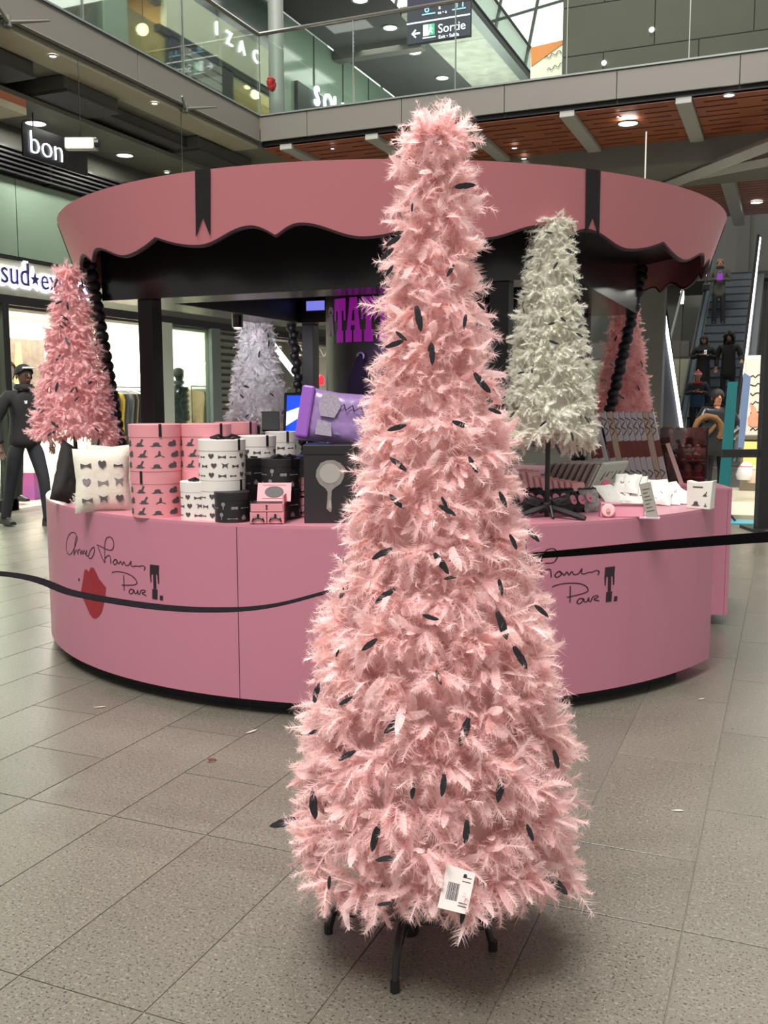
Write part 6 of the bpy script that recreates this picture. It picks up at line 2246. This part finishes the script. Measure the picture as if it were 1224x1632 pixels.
        if hairstyle == 'short':
            shell(.093, .110, .108, hz - .01, .55, -.25, hair, 'hair')
        elif hairstyle == 'bob':
            shell(.097, .113, .112, hz - .002, .30, -1.0, hair, 'hair', .03)
        elif hairstyle == 'long':
            shell(.102, .116, .112, hz - .008, .5, -1.2, hair, 'hair', .03)
        elif hairstyle == 'curly':
            shell(.128, .134, .128, hz - .015, .34, -1.3, hair, 'hair', .16, 3)
        elif hairstyle == 'hijab':
            shell(.103, .119, .115, hz - .012, .42, -1.25, hair, 'headscarf', .01)
            MB().lathe([(.088, 1.55), (.10, 1.50), (.14, 1.44), (.19, 1.36), (.20, 1.33)], 20, (0, lean, 0), sy=.75).build('scarf_drape', hair, e, smooth=True)
        elif hairstyle == 'cap':
            shell(.094, .111, .102, hz + .004, .42, -.1, hair, 'cap')
            MB().tube([(-.06, hy - .086, hz + .060), (0, hy - .106, hz + .062), (.06, hy - .086, hz + .060)], .011, 6).build('white_band', mat('band_white', (230, 230, 230), .6), e, smooth=True)
        elif hairstyle == 'beanie':
            shell(.098, .113, .113, hz - .002, .22, -.1, hair, 'beanie')
            MB().lathe([(.088, hz + .0), (.098, hz + .005), (.098, hz + .040), (.09, hz + .045)], 20, (0, hy + .006, 0), sy=1.15).build('beanie_brim', mat('beanie_grey', (196, 190, 188), .8, noise=(40, .2)), e, smooth=True)
            MB().lathe([(.024 * math.sin(i * PI / 6), .024 * math.cos(i * PI / 6)) for i in range(7)], 8, (0, hy, hz + .118)).build('pompom', mat('beanie_grey', (196, 190, 188), .8), e, smooth=True)
    if collar:
        MB().lathe([(.07, 1.44), (.10, 1.45), (.105, 1.475), (.085, 1.505), (.07, 1.50)], 18, (0, lean, 0)).build('collar', collar, e, smooth=True)
    return e


def shoe(x, y, z, s):
    prof = [(-.13 * 1.15, .040, .035), (-.10, .046, .05), (-.03, .044, .075), (.03, .042, .10), (.07, .040, .10), (.085, .030, .09)]
    vs, fs = [], []
    for (py, w, h) in prof:
        vs += [(x - w, y + py, z), (x + w, y + py, z), (x + w * .85, y + py, z + h * .6), (x + w * .5, y + py, z + h), (x - w * .5, y + py, z + h), (x - w * .85, y + py, z + h * .6)]
    for i in range(len(prof) - 1):
        for k in range(6):
            fs.append((6 * i + k, 6 * i + (k + 1) % 6, 6 * i + 6 + (k + 1) % 6, 6 * i + 6 + k))
    fs += [tuple(range(5, -1, -1)), tuple(6 * (len(prof) - 1) + k for k in range(6))]
    return vs, fs


sk_dark = mat('skin_dark', (92, 62, 50), .5, noise=(12, .1))
sk_mid = mat('skin_mid', (176, 128, 104), .5, noise=(12, .1))
sk_tan = mat('skin_tan', (190, 130, 96), .5, noise=(12, .1))
cl_black = mat('coat_black', (28, 27, 29), .8, noise=(10, .2), bump=(30, .2))
cl_leather = mat('leather_black', (30, 28, 32), .28, noise=(12, .3), bump=(14, .5))
cl_jeans = mat('dark_jeans', (34, 37, 42), .85, noise=(20, .2))
cl_navy = mat('navy_top', (34, 62, 92), .8, noise=(12, .15))
cl_grey = mat('coat_grey', (80, 78, 72), .85, noise=(12, .15))
hr_black = mat('hair_black', (20, 17, 17), .75, noise=(40, .3))
hr_blond = mat('hair_blond', (140, 122, 76), .5, noise=(40, .3))
sh_black = mat('shoe_black', (26, 24, 24), .6)
beanie = mat('beanie_red', (186, 44, 62), .85, noise=(40, .2))

# man walking past the shop on the left
mp_ = on_z(46, 838, 0)
man_ = person((mp_.x, mp_.y, 0), face_cam(mp_) + .5, 1.70, 'man in black jacket and cap with white band walking past the shop', sk_dark, cl_black, cl_jeans, sh_black, mat('cap_black', (24, 24, 26), .8), hairstyle='cap', lean=-.03,
              legs={'kn_l': (-.12, .10, .50), 'an_l': (-.14, .22, .10), 'kn_r': (.12, -.14, .50), 'an_r': (.14, -.16, .085)}, arms={'el_l': (-.30, .04, 1.12), 'wr_l': (-.30, -.04, .86)}, puffy=1.06, coat_len=.82, collar=cl_black)
MB().prism([(-.012, 1.30), (.012, 1.30), (.016, 1.335), (0, 1.325), (-.016, 1.335)], -.165, -.160, lambda u, v, t: (u - .06, t, v)).build('chest_badge', mat('band_white', (230, 230, 230), .6), man_)

# woman standing by the acrylic case, arms round a fur-lined coat
wp = at_d(1143, 640, 12.3)
wo = person((wp.x, wp.y, -.0), face_cam(wp) + .35, 1.45, 'woman with black bob in shiny black jacket holding a fur lined coat', sk_tan, cl_leather, cl_black, sh_black, hr_black, hairstyle='bob', puffy=1.28, coat_len=.80,
            arms={'el_l': (-.30, -.08, 1.12), 'wr_l': (-.12, -.24, 1.02), 'el_r': (.32, -.06, 1.10), 'wr_r': (.10, -.26, .98)})
q = wo.location
fc = empty('fur_coat', (q.x, q.y, 0), wo.rotation_euler.z, 'folded dark coat with brown fur trim held by the woman in leather', 'coat')
fur = mat('brown_fur', (122, 86, 48), .9, noise=(50, .4), bump=(80, .6))
MB().tube([(-.20 + .17 * math.cos(a_), -.27, .93 + .17 * math.sin(a_)) for a_ in [i * PI / 9 for i in range(-2, 12)]], [.03, .04, .034, .046, .036, .044, .034, .046, .038, .044, .034, .042, .036, .028], 8).build('fur_trim', fur, fc, smooth=True)
cushion(.34, .42, .12, 10, 10, seed=77, mtx=Matrix.Translation((-.15, -.22, .60))).build('cloth', cl_black, fc, smooth=True)
MB().tube([(-.24, -.30, .86), (-.17, -.31, .93), (-.12, -.31, 1.0)], [.02, .024, .016], 8).build('fur_cuff', fur, fc, smooth=True)


def on_step(x, y_foot):
    """place on the escalator where a sight line meets the step line"""
    d = ray(x, y_foot)
    best = None
    for i in range(400):
        Y = EY0 + i * (YT - EY0) / 400
        p = EYE + d * (Y / d.y)
        n = int((Y - EY0) / run)
        z = (n + 1) * rise
        if p.z <= z:
            return Vector((min(max(p.x, EX0 + .25), EX1 - .25), EY0 + n * run + run * .55, z))
    return Vector((x, YT, EZ1))


p = on_step(1099, 712)
k_ = person(p, face_cam(p), 1.46, 'child in red and grey bobble hat low on the escalator', sk_tan, mat('jacket_slate', (46, 48, 56), .8, noise=(10, .3)), cl_jeans, sh_black, beanie, hairstyle='beanie', coat_len=.94,
            arms={'el_l': (-.27, -.02, 1.14), 'wr_l': (-.06, -.22, 1.20), 'el_r': (.27, -.02, 1.14), 'wr_r': (.08, -.23, 1.18)})
MB().lathe([(.172, .80), (.185, .9), (.18, 1.05), (.165, 1.12)], 18, sy=.78).build('blue_jumper', cl_navy, k_, smooth=True)
MB().tube([(.10, -.12, 1.42), (0, -.16, 1.40), (-.10, -.12, 1.42)], .03, 8).build('red_scarf', mat('scarf_red', (150, 44, 44), .8), k_, smooth=True)
p = on_step(1110, 655)
h_ = person(p, face_cam(p) + .1, 1.60, 'woman in black headscarf holding a white phone on the escalator', sk_mid, cl_black, cl_black, sh_black, mat('scarf_black', (22, 21, 23), .8), hairstyle='hijab', head_turn=-.5, coat_len=.62, skirt=.35,
            arms={'el_l': (-.28, -.03, 1.16), 'wr_l': (-.07, -.24, 1.24), 'el_r': (.29, -.02, 1.16), 'wr_r': (.05, -.24, 1.22)})
ph = empty('phone', (p.x, p.y, p.z), h_.rotation_euler.z, 'white phone held by the woman in the headscarf', 'phone')
ph.scale = h_.scale
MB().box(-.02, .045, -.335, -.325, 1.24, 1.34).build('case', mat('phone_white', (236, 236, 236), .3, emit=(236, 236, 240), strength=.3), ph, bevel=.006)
MB().box(-.015, .04, -.325, -.323, 1.25, 1.33).build('glass', blackg, ph)
p = on_step(1160, 652)
person(p, face_cam(p) - .1, 1.66, 'woman with dark curly hair in long black coat on the escalator', sk_mid, cl_black, cl_jeans, sh_black, hr_black, hairstyle='curly', coat_len=.60, collar=mat('fur_collar', (44, 38, 34), .9, noise=(40, .4)),
       arms={'el_r': (.28, -.02, 1.12), 'wr_r': (.30, -.22, 1.04)})
p = on_step(1143, 524)
t_ = person(p, face_cam(p), 1.68, 'blond woman in grey coat holding a purple bag high on the escalator', sk_mid, cl_grey, cl_black, sh_black, hr_blond, hairstyle='short', coat_len=.66, collar=mat('fur_collar', (44, 38, 34), .9, noise=(40, .4)),
            arms={'el_l': (-.27, -.04, 1.14), 'wr_l': (-.06, -.24, 1.16), 'el_r': (.27, -.04, 1.14), 'wr_r': (.06, -.24, 1.15)})
pb = empty('purple_bag', (p.x, p.y, p.z), t_.rotation_euler.z, 'small purple bag held by the blond woman', 'bag')
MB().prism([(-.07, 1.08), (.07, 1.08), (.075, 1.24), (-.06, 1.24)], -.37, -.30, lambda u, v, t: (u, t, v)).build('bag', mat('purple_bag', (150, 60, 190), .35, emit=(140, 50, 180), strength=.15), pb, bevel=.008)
MB().tube([(-.04, -.33, 1.24), (-.03, -.33, 1.30), (.03, -.33, 1.30), (.04, -.33, 1.24)], .006, 6).build('handle', mat('purple_handle', (190, 110, 220), .4), pb)
hb = empty('black_handbag', (p.x, p.y, p.z), t_.rotation_euler.z, 'black handbag on the arm of the blond woman', 'bag')
MB().prism([(-.42, .86), (-.24, .86), (-.22, 1.02), (-.40, 1.04)], -.16, -.02, lambda u, v, t: (u, t, v)).build('bag', cl_leather, hb, bevel=.02)
MB().tube([(-.38, -.09, 1.03), (-.33, -.09, 1.16), (-.27, -.09, 1.02)], .008, 6).build('strap', cl_leather, hb)

# mannequins in the shop
grey_m = mat('mannequin_grey', (60, 58, 58), .6)
puffer = mat('puffer_black', (36, 37, 40), .35, noise=(4, .3), bump=(9, .9), stretch=(.3, .3, 3.0))
mq = on_x(286, 664, -9.25)
mn = person((-9.25, mq.y, .06), -PI / 2 + .5 + PI, 1.80, 'mannequin in black puffer jacket inside the shop window', grey_m, puffer, cl_black, sh_black, mat('scarf_grey', (92, 90, 88), .8), hairstyle='short', face=False, name='mannequin', puffy=1.3, coat_len=.84, collar=mat('scarf_grey', (92, 90, 88), .8))
for n_ in range(6):
    MB().lathe([(.19, 0), (.215, .03), (.215, .055), (.19, .085)], 18, (0, 0, .88 + n_ * .088), sy=.76).build('quilt_roll', puffer, mn, smooth=True)
mq2 = on_x(13, 640, -8.95)
mn2 = person((-8.95, mq2.y, .05), PI / 2 + .0, 1.78, 'mannequin in white top and dark jacket at the left edge', mat('mannequin_white', (224, 216, 204), .5), mat('shirt_white', (226, 232, 214), .8), cl_jeans, sh_black, mat('mannequin_hair', (176, 130, 70), .6), hairstyle='long', face=False, name='mannequin', coat_len=1.0)
for s in (-1, 1):
    MB().prism([(s * .09, .85), (s * .20, .85), (s * .22, 1.40), (s * .10, 1.46)], -.15, -.09, lambda u, v, t: (u, t, v)).build('open_jacket', cl_black, mn2, bevel=.02)

# clothes racks
RACK_COL = [(150, 110, 60), (54, 52, 56), (70, 72, 80), (206, 170, 60), (60, 62, 66), (86, 88, 96), (110, 112, 118), (46, 46, 50), (156, 132, 100), (40, 44, 56), (178, 182, 176), (120, 132, 130), (62, 86, 130), (196, 200, 206), (90, 96, 110), (70, 60, 56)]


def garment_mesh(seed):
    rg = random.Random(seed)
    L_ = rg.uniform(.78, .98)
    w = rg.uniform(.20, .24)
    pts = [(0, 0), (.05, -.01), (w, -.06), (w + .03, -.16), (w - .01, -.5), (w + .02, -L_), (-w - .02, -L_), (-w + .01, -.5), (-w - .03, -.16), (-w, -.06), (-.05, -.01)]
    return MB().prism(pts, -.022, .022, lambda u, v, t: (u, t * (1 + .8 * -v), v))


GM = [garment_mesh(s) for s in range(4)]


def rack(x, y0, y1, z, lab, names, step=.075, start=0):
    e = empty('clothes_rack', (x, y0, 0), 0, lab, 'clothes rack')
    L_ = y1 - y0
    MB().tube([(0, 0, z + .05), (0, L_, z + .05)], .012, 8).build('rail', steel, e)
    for yy_ in (0, L_):
        MB().tube([(0, yy_, .02), (0, yy_, z + .05)], .014, 8).build('upright', steel, e)
        MB().box(-.22, .22, yy_ - .02, yy_ + .02, 0, .03).build('foot', steel, e)
    n = int(L_ / step) - 1
    ordn = ['first', 'second', 'third', 'fourth', 'fifth', 'sixth', 'seventh', 'eighth', 'ninth', 'tenth', 'eleventh', 'twelfth', 'thirteenth', 'fourteenth', 'fifteenth', 'sixteenth', 'seventeenth', 'eighteenth']
    for i in range(min(n, len(ordn))):
        c = RACK_COL[(i + start) % len(RACK_COL)]
        m_ = mat('garment_%d_%d_%d' % c, c, .85, noise=(9, .25))
        g_ = empty('hanging_garment', (x, y0 + step * (i + 1), 0), RNG.uniform(-.12, .12), '%s garment on the %s' % (ordn[i], names), 'garment', 'garments on racks')
        GM[i % 4].build('garment', m_, g_, (0, 0, z))
        MB().tube([(0, 0, z - .01), (0, 0, z + .03), (.0, .0, z + .062)], .004, 5).build('hanger_hook', steel, g_)


rk = on_x(200, 622, -9.6)
rack(-9.6, rk.y - .62, rk.y + .55, on_x(200, 622, -9.6).z, 'steel clothes rack behind the left black post', 'rack left of the black post', start=1)
rk = on_x(320, 620, -9.9)
rack(-9.9, rk.y - .30, rk.y + .62, on_x(320, 620, -9.9).z, 'steel clothes rack right of the puffer mannequin', 'rack right of the puffer mannequin', start=8)
# poster wall and shelves in the shop
po = on_x(30, 585, -10.6)
pe = empty('shop_poster', (-10.6, po.y, po.z), 0, 'patterned photo poster high inside the shop behind the man', 'poster')
MB().box(-.02, .0, -.5, .55, -.35, .42).build('board', mat('poster_pattern', (170, 150, 120), .6, noise=(11, .7), rgb2=(90, 84, 96)), pe)
MB().prism([(-.12, -.3), (.1, -.3), (.05, .36), (-.05, .36)], .002, .008, lambda u, v, t: (t, u, v)).build('tower_print', mat('gold_print', (220, 190, 120), .6, emit=(220, 190, 120), strength=.2), pe)
cb2 = on_x(56, 770, -9.3)
bx2 = empty('coloured_box', (-9.3, cb2.y - .1, .012), .3, 'pink and blue carton on the shop floor behind the man', 'box')
MB().box(-.15, .15, -.18, .18, 0, .38).build('carton', mat('carton_mix', (206, 70, 110), .6, noise=(5, .9), rgb2=(50, 80, 170)), bx2, bevel=.006)
MB().box(-.155, .155, -.185, .185, .36, .40).build('lid', whitewall, bx2)
pl = on_x(262, 600, -11.5)
pp_ = empty('price_poster', (-13.098, 0, 0), 0, 'red and blue striped poster on the rear shop wall', 'poster')
pq = on_y(266, 588, 15.26)
for k, c in enumerate(((200, 60, 60), (70, 80, 160), (220, 210, 210), (200, 60, 60))):
    MB().box(pq.x + 13.098 - .12, pq.x + 13.098 + .12, 15.25, 15.277, pq.z + .3 - k * .16, pq.z + .44 - k * .16).build('stripe', mat('stripe_%d' % k, c, .6), pp_)
es = on_x(273, 530, -11.0)
tag(MB().box(-.02, .02, -.16, .16, -.08, .08).build('exit_sign', MATS['green_exit'], loc=(-11.0, es.y, es.z)), 'green exit light on the shop ceiling', 'sign')
